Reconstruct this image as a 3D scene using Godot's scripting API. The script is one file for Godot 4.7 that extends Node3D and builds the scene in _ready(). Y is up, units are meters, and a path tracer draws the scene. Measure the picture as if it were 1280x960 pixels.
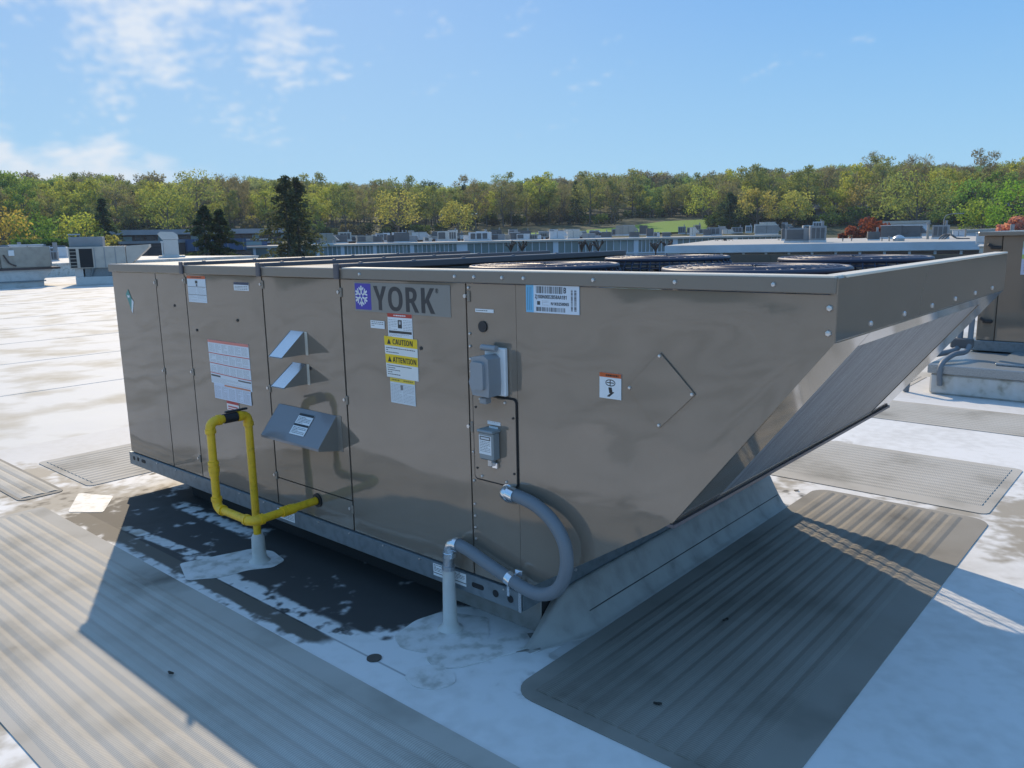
extends Node3D
# A packaged rooftop unit on a white membrane roof, other roofs and a wooded hill behind it.
# Axes: X runs along the unit's long door side, -Z runs back from it, y = 0 is the underside of its base rail.

const EYE := Vector3(1.935, 1.4748, 2.2403)
const TURN := Vector3(-0.1837, 0.7201, -0.0205)
const FPX := 997.35
const H := 1.347
const XL := -3.488
const XR := 1.164
const W := 2.337
const HR := 0.086
const GY := -0.167

var M := {}
var taken := {}
var rg := RandomNumberGenerator.new()
var wob := FastNoiseLite.new()
var bold: SystemFont
var face: Basis

# ------------------------------------------------------------------ naming
func numbered(parent: Node, called: String) -> String:
	var k := str(parent.get_instance_id()) + called
	var n: int = taken.get(k, 0)
	taken[k] = n + 1
	return called if n == 0 else "%s_%03d" % [called, n]

func tag(o: Node, label: String, category := "", group := "", kind := "") -> Node:
	if label: o.set_meta("label", label)
	if category: o.set_meta("category", category)
	if group: o.set_meta("group", group)
	if kind: o.set_meta("kind", kind)
	return o

func thing(called: String, label: String, category: String, at := Vector3.ZERO, turn := 0.0, group := "") -> Node3D:
	var o := Node3D.new()
	o.name = numbered(self, called)
	add_child(o, true)
	o.position = at
	o.rotation.y = turn
	tag(o, label, category, group)
	return o

func part(parent: Node, called: String, shape, m: Material, label := "") -> MeshInstance3D:
	var o := MeshInstance3D.new()
	o.mesh = done(shape) if shape is SurfaceTool else shape
	o.material_override = m
	o.name = numbered(parent, called)
	parent.add_child(o, true)
	if label: o.set_meta("label", label)
	return o

func struct(called: String, shape, m: Material, label: String) -> MeshInstance3D:
	var o := part(self, called, shape, m, label)
	o.set_meta("kind", "structure")
	return o

# ------------------------------------------------------------------ shapes
func st() -> SurfaceTool:
	var s := SurfaceTool.new()
	s.begin(Mesh.PRIMITIVE_TRIANGLES)
	s.set_smooth_group(-1)
	return s

func done(s: SurfaceTool) -> ArrayMesh:
	s.generate_normals()
	s.index()
	return s.commit()

func tri(s: SurfaceTool, a: Vector3, b: Vector3, c: Vector3) -> void:
	s.add_vertex(a); s.add_vertex(b); s.add_vertex(c)

func tri_out(s: SurfaceTool, a: Vector3, b: Vector3, c: Vector3, from: Vector3) -> void:
	if (a - c).cross(a - b).dot((a + b + c) / 3.0 - from) >= 0.0: tri(s, a, b, c)
	else: tri(s, a, c, b)

func quad_out(s: SurfaceTool, a: Vector3, b: Vector3, c: Vector3, d: Vector3, from: Vector3) -> void:
	tri_out(s, a, b, c, from); tri_out(s, a, c, d, from)

func box(s: SurfaceTool, c: Vector3, size: Vector3, ch := 0.0, b := Basis()) -> SurfaceTool:
	var h := size * 0.5
	s.set_smooth_group(-1)
	if ch <= 0.0:
		for ax in 3:
			for sg in [-1.0, 1.0]:
				var u := (ax + 1) % 3
				var v := (ax + 2) % 3
				var p := []
				for k in [[-1.0, -1.0], [1.0, -1.0], [1.0, 1.0], [-1.0, 1.0]]:
					var q := Vector3.ZERO
					q[ax] = sg * h[ax]; q[u] = k[0] * h[u]; q[v] = k[1] * h[v]
					p.append(c + b * q)
				quad_out(s, p[0], p[1], p[2], p[3], c)
		return s
	ch = minf(ch, minf(h.x, minf(h.y, h.z)) * 0.9)
	var pt := func(sx: float, sy: float, sz: float, ax: int) -> Vector3:
		var q := Vector3(sx * (h.x - ch), sy * (h.y - ch), sz * (h.z - ch))
		q[ax] = [sx, sy, sz][ax] * h[ax]
		return c + b * q
	for ax in 3:
		for sg in [-1.0, 1.0]:
			var p := []
			for k in [[-1.0, -1.0], [1.0, -1.0], [1.0, 1.0], [-1.0, 1.0]]:
				var g := [0.0, 0.0, 0.0]
				g[ax] = sg; g[(ax + 1) % 3] = k[0]; g[(ax + 2) % 3] = k[1]
				p.append(pt.call(g[0], g[1], g[2], ax))
			quad_out(s, p[0], p[1], p[2], p[3], c)
	for ax in 3:   # twelve edges
		var u := (ax + 1) % 3
		var v := (ax + 2) % 3
		for su in [-1.0, 1.0]:
			for sv in [-1.0, 1.0]:
				var g0 := [0.0, 0.0, 0.0]
				g0[ax] = -1.0; g0[u] = su; g0[v] = sv
				var g1 := g0.duplicate()
				g1[ax] = 1.0
				quad_out(s, pt.call(g0[0], g0[1], g0[2], u), pt.call(g1[0], g1[1], g1[2], u), pt.call(g1[0], g1[1], g1[2], v), pt.call(g0[0], g0[1], g0[2], v), c)
	for sx in [-1.0, 1.0]:
		for sy in [-1.0, 1.0]:
			for sz in [-1.0, 1.0]:
				tri_out(s, pt.call(sx, sy, sz, 0), pt.call(sx, sy, sz, 1), pt.call(sx, sy, sz, 2), c)
	return s

func span(s: SurfaceTool, a: Vector3, b: Vector3, ch := 0.0) -> SurfaceTool:   # a box between two corners
	return box(s, (a + b) * 0.5, (b - a).abs(), ch)

func bar(s: SurfaceTool, a: Vector3, b: Vector3, w: float, t: float) -> SurfaceTool:
	var d := (b - a).normalized()
	var up := Vector3.UP if absf(d.y) < 0.95 else Vector3.RIGHT
	var x := up.cross(d).normalized()
	return box(s, (a + b) * 0.5, Vector3(w, t, a.distance_to(b)), 0.0, Basis(x, d.cross(x), d))

var groups := 1
func tube(s: SurfaceTool, pts: Array, rad, seg := 12, caps := true) -> SurfaceTool:
	groups += 1
	var rings := []
	var n := pts.size()
	var last := Vector3.ZERO
	for i in n:
		var p: Vector3 = pts[i]
		var d: Vector3 = (pts[mini(i + 1, n - 1)] - pts[maxi(i - 1, 0)]).normalized()
		var x: Vector3
		if i == 0: x = (Vector3.UP if absf(d.y) < 0.9 else Vector3.RIGHT).cross(d).normalized()
		else: x = (last - d * last.dot(d)).normalized()
		last = x
		var y := d.cross(x)
		var r: float = rad[i] if rad is Array else rad
		var ring := []
		for k in seg:
			var a := TAU * k / seg
			ring.append(p + (x * cos(a) + y * sin(a)) * r)
		rings.append(ring)
	s.set_smooth_group(groups)
	for i in n - 1:
		var mid: Vector3 = (pts[i] + pts[i + 1]) * 0.5
		for k in seg:
			var j := (k + 1) % seg
			quad_out(s, rings[i][k], rings[i][j], rings[i + 1][j], rings[i + 1][k], mid)
	s.set_smooth_group(-1)
	if caps:
		for e in [0, n - 1]:
			var from: Vector3 = (pts[0] + pts[n - 1]) * 0.5 if n < 3 else (pts[1] if e == 0 else pts[n - 2])
			for k in seg: tri_out(s, pts[e], rings[e][k], rings[e][(k + 1) % seg], from)
	return s

func ring(s: SurfaceTool, c: Vector3, r: float, wire: float, seg := 40, sides := 5) -> SurfaceTool:
	var pts := []
	for k in seg + 1: pts.append(c + Vector3(cos(TAU * k / seg), 0, sin(TAU * k / seg)) * r)
	return tube(s, pts, wire, sides, false)

func prism(s: SurfaceTool, poly: PackedVector2Array, depth: float, xf := Transform3D()) -> SurfaceTool:   # outline in x-y, solid from z = 0 to z = -depth
	var idx := Geometry2D.triangulate_polygon(poly)
	var c := Vector3.ZERO
	for p in poly: c += Vector3(p.x, p.y, 0)
	c /= poly.size()
	c.z = -depth * 0.5
	var zf := xf * Vector3(c.x, c.y, -depth * 0.5)
	for z in [0.0, -depth]:
		for i in range(0, idx.size(), 3):
			var a := xf * Vector3(poly[idx[i]].x, poly[idx[i]].y, z)
			var b := xf * Vector3(poly[idx[i + 1]].x, poly[idx[i + 1]].y, z)
			var d := xf * Vector3(poly[idx[i + 2]].x, poly[idx[i + 2]].y, z)
			var inner := xf * Vector3((poly[idx[i]].x + poly[idx[i + 1]].x + poly[idx[i + 2]].x) / 3.0, (poly[idx[i]].y + poly[idx[i + 1]].y + poly[idx[i + 2]].y) / 3.0, -depth * 0.5)
			tri_out(s, a, b, d, inner)
	var cw := Geometry2D.is_polygon_clockwise(poly)
	for i in poly.size():
		var p := poly[i]
		var q := poly[(i + 1) % poly.size()]
		var e := (q - p).normalized()
		var out := Vector2(-e.y, e.x) if cw else Vector2(e.y, -e.x)
		var m := (p + q) * 0.5 - out * 0.01
		quad_out(s, xf * Vector3(p.x, p.y, 0), xf * Vector3(q.x, q.y, 0), xf * Vector3(q.x, q.y, -depth), xf * Vector3(p.x, p.y, -depth), xf * Vector3(m.x, m.y, -depth * 0.5))
	return s

func round_rect(x0: float, y0: float, x1: float, y1: float, r, seg := 6) -> PackedVector2Array:
	var rr: Array = r if r is Array else [r, r, r, r]
	var out := PackedVector2Array()
	var cs := [Vector2(x1, y1), Vector2(x0, y1), Vector2(x0, y0), Vector2(x1, y0)]
	for k in 4:
		var q: float = rr[k]
		if q < 0.001:
			out.append(cs[k]); continue
		var c: Vector2 = cs[k] + Vector2(-q if k in [0, 3] else q, -q if k in [0, 1] else q)
		for i in seg + 1: out.append(c + Vector2.from_angle(k * PI / 2 + PI / 2 * i / seg) * q)
	return out

func flat(poly: PackedVector2Array, y: float, thick: float) -> SurfaceTool:   # a slab lying on y, outline in world x-z
	return prism(st(), poly, thick, Transform3D(Basis(Vector3(1, 0, 0), Vector3(0, 0, 1), Vector3(0, -1, 0)), Vector3(0, y, 0)))

func curve(ctrl: Array, per := 8) -> Array:
	var out := []
	for i in ctrl.size() - 1:
		var p0: Vector3 = ctrl[maxi(i - 1, 0)]
		var p3: Vector3 = ctrl[mini(i + 2, ctrl.size() - 1)]
		for k in per: out.append((ctrl[i] as Vector3).cubic_interpolate(ctrl[i + 1], p0, p3, float(k) / per))
	out.append(ctrl[-1])
	return out

# ------------------------------------------------------------------ materials
func lin(r: float, g: float, b: float) -> Color:
	return Color(r, g, b).linear_to_srgb()

func mat(r: float, g: float, b: float, rough := 0.6, metal := 0.0) -> StandardMaterial3D:
	var m := StandardMaterial3D.new()
	m.albedo_color = lin(r, g, b)
	m.roughness = rough
	m.metallic = metal
	return m

func noise_tex(freq: float, oct: int, ramp: Array, size := 512, sd := 1, kind := FastNoiseLite.TYPE_SIMPLEX_SMOOTH) -> NoiseTexture2D:
	var n := FastNoiseLite.new()
	n.seed = sd
	n.noise_type = kind
	n.frequency = freq
	n.fractal_octaves = oct
	var t := NoiseTexture2D.new()
	t.width = size; t.height = size
	t.seamless = true
	t.noise = n
	if ramp:
		var g := Gradient.new()
		g.offsets = PackedFloat32Array(ramp.map(func(x): return x[0]))
		g.colors = PackedColorArray(ramp.map(func(x): return x[1]))
		t.color_ramp = g
	return t

func grey(v: float) -> Color: return Color(v, v, v)

func speckled(m: StandardMaterial3D, tex: Texture2D, scale: float) -> StandardMaterial3D:   # multiplies the colour with a world-sized grain
	m.albedo_texture = tex
	m.uv1_triplanar = true
	m.uv1_world_triplanar = true
	m.uv1_scale = Vector3.ONE * scale
	return m

func bumpy(m: StandardMaterial3D, tex: Texture2D, cm: float) -> StandardMaterial3D:
	m.heightmap_enabled = true
	m.heightmap_texture = tex
	m.heightmap_scale = cm
	return m

func make_materials() -> void:
	var soft := noise_tex(0.012, 4, [[0.0, grey(0.88)], [0.5, grey(0.97)], [1.0, grey(1.0)]], 512, 4)
	var grain := noise_tex(0.08, 4, [[0.0, grey(0.7)], [0.5, grey(0.92)], [1.0, grey(1.0)]], 512, 9)
	M.soft = soft
	M.grain = grain
	var paint := mat(0.28, 0.231, 0.182, 0.06, 0.3)
	paint.metallic_specular = 0.55
	M.paint = speckled(paint, noise_tex(0.006, 3, [[0.0, grey(0.97)], [1.0, grey(1.0)]], 512, 12), 0.8)
	M.trim = mat(0.24, 0.2, 0.16, 0.25)
	M.cap = mat(0.1, 0.09, 0.1, 0.35)
	M.inside = mat(0.07, 0.06, 0.055, 0.5)
	M.dark = mat(0.012, 0.013, 0.015, 0.7)
	M.gap = mat(0.02, 0.018, 0.018, 0.9)
	M.rail = speckled(mat(0.2, 0.235, 0.255, 0.42, 0.4), noise_tex(0.02, 4, [[0.0, grey(0.88)], [0.6, grey(1.0)], [1.0, grey(1.0)]], 512, 21), 1.6)
	M.galv = speckled(mat(0.62, 0.64, 0.66, 0.3, 0.75), grain, 4.0)
	M.hood = mat(0.68, 0.69, 0.71, 0.18, 0.75)
	M.hood_side = mat(0.24, 0.21, 0.175, 0.25)
	M.screw = mat(0.6, 0.6, 0.6, 0.3, 0.8)
	M.flange = mat(0.66, 0.6, 0.5, 0.5)
	M.yellow = speckled(mat(0.86, 0.53, 0.02, 0.4), noise_tex(0.03, 4, [[0.0, Color(0.75, 0.72, 0.66)], [0.35, Color(0.95, 0.93, 0.9)], [1.0, Color(1, 1, 1)]], 256, 5), 3.0)
	M.black = mat(0.02, 0.02, 0.022, 0.5)
	M.flex = mat(0.17, 0.19, 0.21, 0.5)
	M.chrome = mat(0.75, 0.77, 0.8, 0.18, 0.95)
	M.plastic = mat(0.28, 0.295, 0.31, 0.38)
	M.disc = mat(0.27, 0.3, 0.31, 0.4, 0.2)
	M.white_paper = mat(0.74, 0.75, 0.75, 0.5)
	M.guard = mat(0.04, 0.05, 0.085, 0.5, 0.15)
	M.boot = speckled(mat(0.6, 0.6, 0.58, 0.75), noise_tex(0.01, 4, [[0.0, Color(0.74, 0.72, 0.66)], [0.4, Color(0.95, 0.94, 0.92)], [1.0, Color(1, 1, 1)]], 256, 31), 2.0)
	M.metal_curb = speckled(mat(0.42, 0.46, 0.48, 0.4, 0.5), grain, 2.0)
	M.beige = speckled(mat(0.4, 0.36, 0.3, 0.6), soft, 0.4)
	M.offwhite = speckled(mat(0.6, 0.6, 0.58, 0.6), soft, 0.4)
	M.beige_pale = speckled(mat(0.5, 0.46, 0.4, 0.6), soft, 0.4)
	M.unit_grey = speckled(mat(0.28, 0.29, 0.3, 0.6), soft, 0.2)
	M.unit_dark = speckled(mat(0.11, 0.115, 0.12, 0.6), soft, 0.2)
	M.unit_tan = speckled(mat(0.36, 0.33, 0.28, 0.6), soft, 0.2)
	M.unit_white = speckled(mat(0.62, 0.64, 0.66, 0.6), soft, 0.2)
	M.unit_blue = mat(0.05, 0.12, 0.24, 0.5)
	M.wall_white = speckled(mat(0.6, 0.66, 0.74, 0.7), soft, 0.05)
	M.wall_blue = speckled(mat(0.035, 0.085, 0.19, 0.6), soft, 0.05)
	M.wall_brown = speckled(mat(0.1, 0.075, 0.07, 0.8), soft, 0.1)
	M.wall_grey = speckled(mat(0.25, 0.26, 0.28, 0.8), soft, 0.05)
	M.roof_pale = speckled(mat(0.48, 0.46, 0.42, 0.85), soft, 0.05)
	M.roof_grey = speckled(mat(0.34, 0.35, 0.38, 0.8), soft, 0.05)
	var teal := mat(0.045, 0.14, 0.165, 0.3)
	teal.metallic_specular = 0.7
	M.teal = teal
	M.teal_pale = mat(0.16, 0.26, 0.29, 0.15)
	M.window = mat(0.03, 0.035, 0.045, 0.15)
	M.fins = fin_material()
	# membrane and mats
	var wrinkle := noise_tex(0.01, 4, [], 512, 77)
	var fars := noise_tex(0.008, 5, [[0.0, Color(0.76, 0.73, 0.66)], [0.35, Color(0.9, 0.89, 0.86)], [0.55, Color(1, 1, 0.99)], [1.0, Color(1, 1, 1)]], 1024, 14)
	M.membrane = bumpy(speckled(mat(0.55, 0.55, 0.545, 0.75), fars, 0.11), wrinkle, 1.2)
	M.patch = speckled(mat(0.7, 0.7, 0.69, 0.6), noise_tex(0.02, 6, [[0.0, Color(0.7, 0.7, 0.68)], [0.3, Color(0.85, 0.85, 0.83)], [0.5, Color(0.95, 0.945, 0.935)], [1.0, Color(1, 1, 1)]], 512, 52), 0.9)
	M.grime = noise_tex(0.01, 6, [[0.0, Color(0.86, 0.85, 0.83)], [0.45, Color(0.95, 0.945, 0.935)], [1.0, Color(1, 1, 1)]], 512, 33)
	M.mat_dirt = noise_tex(0.007, 5, [[0.0, Color(0.6, 0.59, 0.57)], [0.22, Color(0.84, 0.835, 0.82)], [0.5, Color(0.955, 0.95, 0.94)], [1.0, Color(1, 1, 1)]], 1024, 39)
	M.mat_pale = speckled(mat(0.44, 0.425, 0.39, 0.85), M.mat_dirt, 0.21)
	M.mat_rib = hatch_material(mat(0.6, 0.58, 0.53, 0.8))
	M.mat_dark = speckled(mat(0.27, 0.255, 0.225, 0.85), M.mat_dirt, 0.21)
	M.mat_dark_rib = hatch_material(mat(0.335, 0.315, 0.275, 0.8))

func fin_material() -> StandardMaterial3D:
	var im := Image.create(512, 512, false, Image.FORMAT_RGB8)
	rg.seed = 5
	for x in 512:
		var base := 0.62 + rg.randf() * 0.3
		if x % 4 == 0: base *= 0.62
		im.fill_rect(Rect2i(x, 0, 1, 512), grey(base))
	for k in 70:   # streaks of uneven fins
		var x0 := rg.randi() % 500
		var f := 0.93 + rg.randf() * 0.12
		for x in range(x0, mini(512, x0 + 3 + rg.randi() % 14)):
			var c := im.get_pixel(x, 0).r * f
			im.fill_rect(Rect2i(x, 0, 1, 512), grey(clampf(c, 0, 1)))
	for k in 420:   # bent fins and dust
		var c := 0.5 + rg.randf() * 0.5
		im.fill_rect(Rect2i(rg.randi() % 512, rg.randi() % 512, 1 + rg.randi() % 2, 4 + rg.randi() % 40), grey(c))
	var m := mat(0.56, 0.57, 0.59, 0.5, 0.25)
	m.albedo_texture = ImageTexture.create_from_image(im)
	m.uv1_scale = Vector3(3.1, 1.6, 1)
	return m

func hatch_material(m: StandardMaterial3D) -> StandardMaterial3D:   # ribs of the walkway mats: fine cross grooves
	var im := Image.create(64, 256, false, Image.FORMAT_RGB8)
	rg.seed = 8
	for y in 256:
		var v := 1.0 if (y / 8) % 2 == 0 else 0.88
		for x in 64:
			im.set_pixel(x, y, grey(clampf(v * (0.86 + rg.randf() * 0.14), 0, 1)))
	m.albedo_texture = ImageTexture.create_from_image(im)
	m.detail_enabled = true
	m.detail_albedo = M.mat_dirt
	m.detail_blend_mode = BaseMaterial3D.BLEND_MODE_MUL
	m.detail_uv_layer = BaseMaterial3D.DETAIL_UV_2
	m.uv2_triplanar = true
	m.uv2_world_triplanar = true
	m.uv2_scale = Vector3.ONE * 0.21
	return m

# ------------------------------------------------------------------ print on labels
func paper(w: int, h: int, bg := Color(0.88, 0.89, 0.89)) -> Image:
	var im := Image.create(w, h, false, Image.FORMAT_RGB8)
	im.fill(bg)
	return im

func rows(im: Image, x: int, y: int, w: int, h: int, step: int, col: Color, thick := 1) -> void:
	var yy := y
	while yy + thick < y + h:
		var xx := x
		while xx < x + w:
			var l := 3 + rg.randi() % 9
			l = mini(l, x + w - xx)
			im.fill_rect(Rect2i(xx, yy, l, thick), col)
			xx += l + 2
			if rg.randf() < 0.06: break
		yy += step

func sticker(parent: Node, called: String, q: Array, im: Image, label := "", z := 0.0016) -> MeshInstance3D:   # q: four corners on the panel, top left first, clockwise
	var s := SurfaceTool.new()
	s.begin(Mesh.PRIMITIVE_TRIANGLES)
	s.set_smooth_group(-1)
	var uv := [Vector2(0, 0), Vector2(1, 0), Vector2(1, 1), Vector2(0, 1)]
	for k in [0, 1, 2, 0, 2, 3]:
		s.set_uv(uv[k])
		s.add_vertex(Vector3(q[k].x, q[k].y, z))
	for k in 4:
		var a: Vector2 = q[k]
		var b: Vector2 = q[(k + 1) % 4]
		s.set_uv(Vector2(0.01, 0.99))
		quad_out(s, Vector3(a.x, a.y, z), Vector3(b.x, b.y, z), Vector3(b.x, b.y, z - 0.0014), Vector3(a.x, a.y, z - 0.0014), Vector3((q[0].x + q[2].x) / 2, (q[0].y + q[2].y) / 2, z - 0.0007))
	var m := mat(1, 1, 1, 0.42)
	m.albedo_texture = ImageTexture.create_from_image(im)
	m.texture_repeat = false
	return part(parent, called, s, m, label)

func rect(x0: float, y0: float, x1: float, y1: float) -> Array:   # y0 is the upper edge
	return [Vector2(x0, y0), Vector2(x1, y0), Vector2(x1, y1), Vector2(x0, y1)]

func lettering(parent: Node, words: String, x0: float, x1: float, ytop: float, ybot: float, m: Material, z := 0.0022, skew := 0.0) -> MeshInstance3D:
	var t := TextMesh.new()
	t.text = words
	t.font = bold
	t.font_size = 48
	t.pixel_size = 0.01
	t.depth = 0.01
	var arr := t.get_mesh_arrays() if t.has_method("get_mesh_arrays") else t.surface_get_arrays(0)
	var vs: PackedVector3Array = arr[Mesh.ARRAY_VERTEX]
	var lo := Vector3.INF
	var hi := -Vector3.INF
	for v in vs:
		lo = lo.min(v); hi = hi.max(v)
	for i in vs.size():
		var k := (vs[i] - lo) / (hi - lo)
		vs[i] = Vector3(lerpf(x0, x1, k.x), lerpf(ybot, ytop, k.y) + skew * k.x, z - 0.0004 + k.z * 0.0004)
	var out := []
	out.resize(Mesh.ARRAY_MAX)
	out[Mesh.ARRAY_VERTEX] = vs
	out[Mesh.ARRAY_NORMAL] = arr[Mesh.ARRAY_NORMAL]
	out[Mesh.ARRAY_INDEX] = arr[Mesh.ARRAY_INDEX]
	var am := ArrayMesh.new()
	am.add_surface_from_arrays(Mesh.PRIMITIVE_TRIANGLES, out)
	return part(parent, "lettering", am, m)

# ------------------------------------------------------------------ places
func bearing(px: float) -> Vector3:   # level direction from the camera
	var b := Basis.from_euler(TURN)
	var d := b * Vector3((px - 640.0) / FPX, 0.19, -1.0)
	d.y = 0
	return d.normalized()

func spot(px: float, dist: float, y := 0.0) -> Vector3:
	var p := EYE + bearing(px) * dist
	p.y = y
	return p

func level(px: float, py: float, dist: float) -> float:   # height of a point seen at that pixel and distance
	var b := Basis.from_euler(TURN)
	var d := b * Vector3((px - 640.0) / FPX, -(py - 480.0) / FPX, -1.0)
	return EYE.y + d.y / Vector2(d.x, d.z).length() * dist

func facing(px: float) -> float:   # turn that sets an object's +z toward the camera
	var d := -bearing(px)
	return atan2(d.x, d.z)

# ================================================================== the scene
func _ready() -> void:
	camera_and_light()
	make_materials()
	rg.seed = 1
	wob.seed = 3
	wob.frequency = 1.0
	wob.fractal_octaves = 2
	bold = SystemFont.new()
	bold.font_names = PackedStringArray(["Droid Sans"])
	bold.font_weight = 700
	terrain()
	roof_deck()
	far_buildings()
	forest()
	walkway_mats()
	curb()
	main_unit()
	gas_pipe()
	conduit()
	scraps()
	right_unit()
	left_units()

func camera_and_light() -> void:
	var cam := Camera3D.new()
	cam.name = "camera"
	cam.position = EYE
	cam.basis = Basis.from_euler(TURN)
	cam.fov = 2.0 * rad_to_deg(atan(480.0 / FPX))
	cam.near = 0.05
	cam.far = 4000.0
	add_child(cam)
	cam.current = true
	var sun := DirectionalLight3D.new()
	sun.name = "sun"
	sun.light_energy = 1.48
	sun.light_color = Color(1.0, 0.915, 0.79)
	sun.light_angular_distance = 0.5
	sun.shadow_enabled = true
	add_child(sun)
	sun.look_at_from_position(Vector3.ZERO, -Vector3(-0.7199, 0.5627, -0.4063), Vector3.UP)
	var e := Environment.new()
	e.tonemap_mode = Environment.TONE_MAPPER_LINEAR
	e.tonemap_exposure = 1.0
	e.background_mode = Environment.BG_SKY
	e.sky = Sky.new()
	var sm := PanoramaSkyMaterial.new()
	sm.panorama = sky_picture()
	e.sky.sky_material = sm
	e.background_energy_multiplier = 1.0
	e.fog_enabled = true
	e.fog_light_color = Color(0.86, 0.92, 1.0)
	e.fog_density = 0.00025
	e.sdfgi_enabled = true
	e.ssao_enabled = true
	e.ssil_enabled = true
	var we := WorldEnvironment.new()
	we.name = "world_environment"
	we.environment = e
	add_child(we)

func sky_picture() -> ImageTexture:   # clear spring sky with wisps of cirrus, brighter round the sun
	var w := 2048
	var h := 1024
	var px := PackedFloat32Array()
	px.resize(w * h * 3)
	var n1 := FastNoiseLite.new()
	n1.seed = 11; n1.frequency = 1.0; n1.fractal_octaves = 5
	var n2 := FastNoiseLite.new()
	n2.seed = 23; n2.frequency = 1.0; n2.fractal_octaves = 3
	var to_sun := Vector3(-0.7199, 0.5627, -0.4063).normalized()
	var b1 := bearing(70.0)
	var az1 := atan2(b1.x, -b1.z)
	for y in h:
		var el := PI * 0.5 - PI * (y + 0.5) / h
		var t := clampf(el / 0.27, 0, 1)
		var t2 := clampf((el - 0.27) / 1.2, 0, 1)
		var low := Color(0.46, 0.77, 0.94)
		var mid := Color(0.185, 0.45, 0.87)
		var top := Color(0.25, 0.47, 0.86)
		var c0 := low.lerp(mid, pow(t, 0.8)).lerp(top, t2)
		for x in w:
			var az := TAU * (x + 0.5) / w
			var c := c0
			if el > -0.02:
				var d := Vector3(sin(az) * cos(el), sin(el), -cos(az) * cos(el))
				var g := maxf(0, d.dot(to_sun))
				var glow := pow(g, 7.0) * 0.3 + pow(g, 60.0) * 0.5
				c = c.lerp(Color(0.95, 0.97, 1.0), clampf(glow, 0, 0.75))
				if el < 0.9:
					var up := 1.0 / (maxf(d.y, 0.0) + 0.13)
					var u := d.x * up
					var v := d.z * up
					var s1 := n1.get_noise_2d(u * 0.9 + v * 0.6 + 3.0, v * 2.6 - u * 1.1)
					var s2 := n2.get_noise_2d(u * 0.33, v * 0.33 + 7.0)
					var fine := n1.get_noise_2d(u * 5.0, v * 8.0 + u * 2.0)
					var rel := wrapf(az - az1, -PI, PI)
					var patch := exp(-pow((rel - 0.1) / 0.2, 2.0)) * (exp(-pow((el - 0.24) / 0.1, 2.0)))
					var cl := clampf((s1 * 0.75 + 0.5 * fine + 0.35 * n1.get_noise_2d(u * 11.0 + v * 5.0, v * 19.0 - u * 7.0) + s2 * 0.35 - 0.51 + patch * 0.96) * 1.35, 0, 1)
					# the long bank low on the left
					var bank := exp(-pow((rel + 0.02) / 0.15, 4.0)) * clampf((0.135 - absf(rel + 0.1) * 0.16 + s1 * 0.03 + fine * 0.012 - el) * 40.0, 0, 1) * clampf((el - 0.02) * 50.0, 0, 1)
					cl = maxf(cl * 0.78 * clampf(el * 9.0 - 0.2, 0, 1), bank * (0.72 + s1 * 0.25 + fine * 0.4))
					c = c.lerp(Color(0.86, 0.9, 0.95), clampf(cl, 0, 0.85))
			else:
				c = Color(0.28, 0.27, 0.24)
			var i := (y * w + x) * 3
			px[i] = c.r; px[i + 1] = c.g; px[i + 2] = c.b
	var im := Image.create_from_data(w, h, false, Image.FORMAT_RGBF, px.to_byte_array())
	return ImageTexture.create_from_image(im)

# ------------------------------------------------------------------ ground and hill
func skyline(px: float) -> float:
	var k := [[-200, 213.0], [0, 214.0], [140, 211.0], [230, 216.0], [350, 215.0], [450, 222.0], [560, 230.0], [640, 222.0], [760, 212.0], [900, 210.0], [1000, 206.0], [1100, 197.0], [1200, 199.0], [1300, 201.0], [1500, 205.0]]
	for i in k.size() - 1:
		if px <= k[i + 1][0]: return lerpf(k[i][1], k[i + 1][1], clampf((px - k[i][0]) / (k[i + 1][0] - k[i][0]), 0, 1))
	return 205.0

func ground_at(px: float, d: float) -> float:
	var top := level(px, skyline(px), 420.0) - 16.5
	var k := [[0.0, -5.0], [140.0, -5.0], [200.0, 0.6], [238.0, 4.0], [420.0, top], [520.0, top + 1.0], [900.0, top - 14.0], [1500.0, -5.0]]
	for i in k.size() - 1:
		if d <= k[i + 1][0]: return lerpf(k[i][1], k[i + 1][1], (d - k[i][0]) / (k[i + 1][0] - k[i][0]))
	return -5.0

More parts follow.
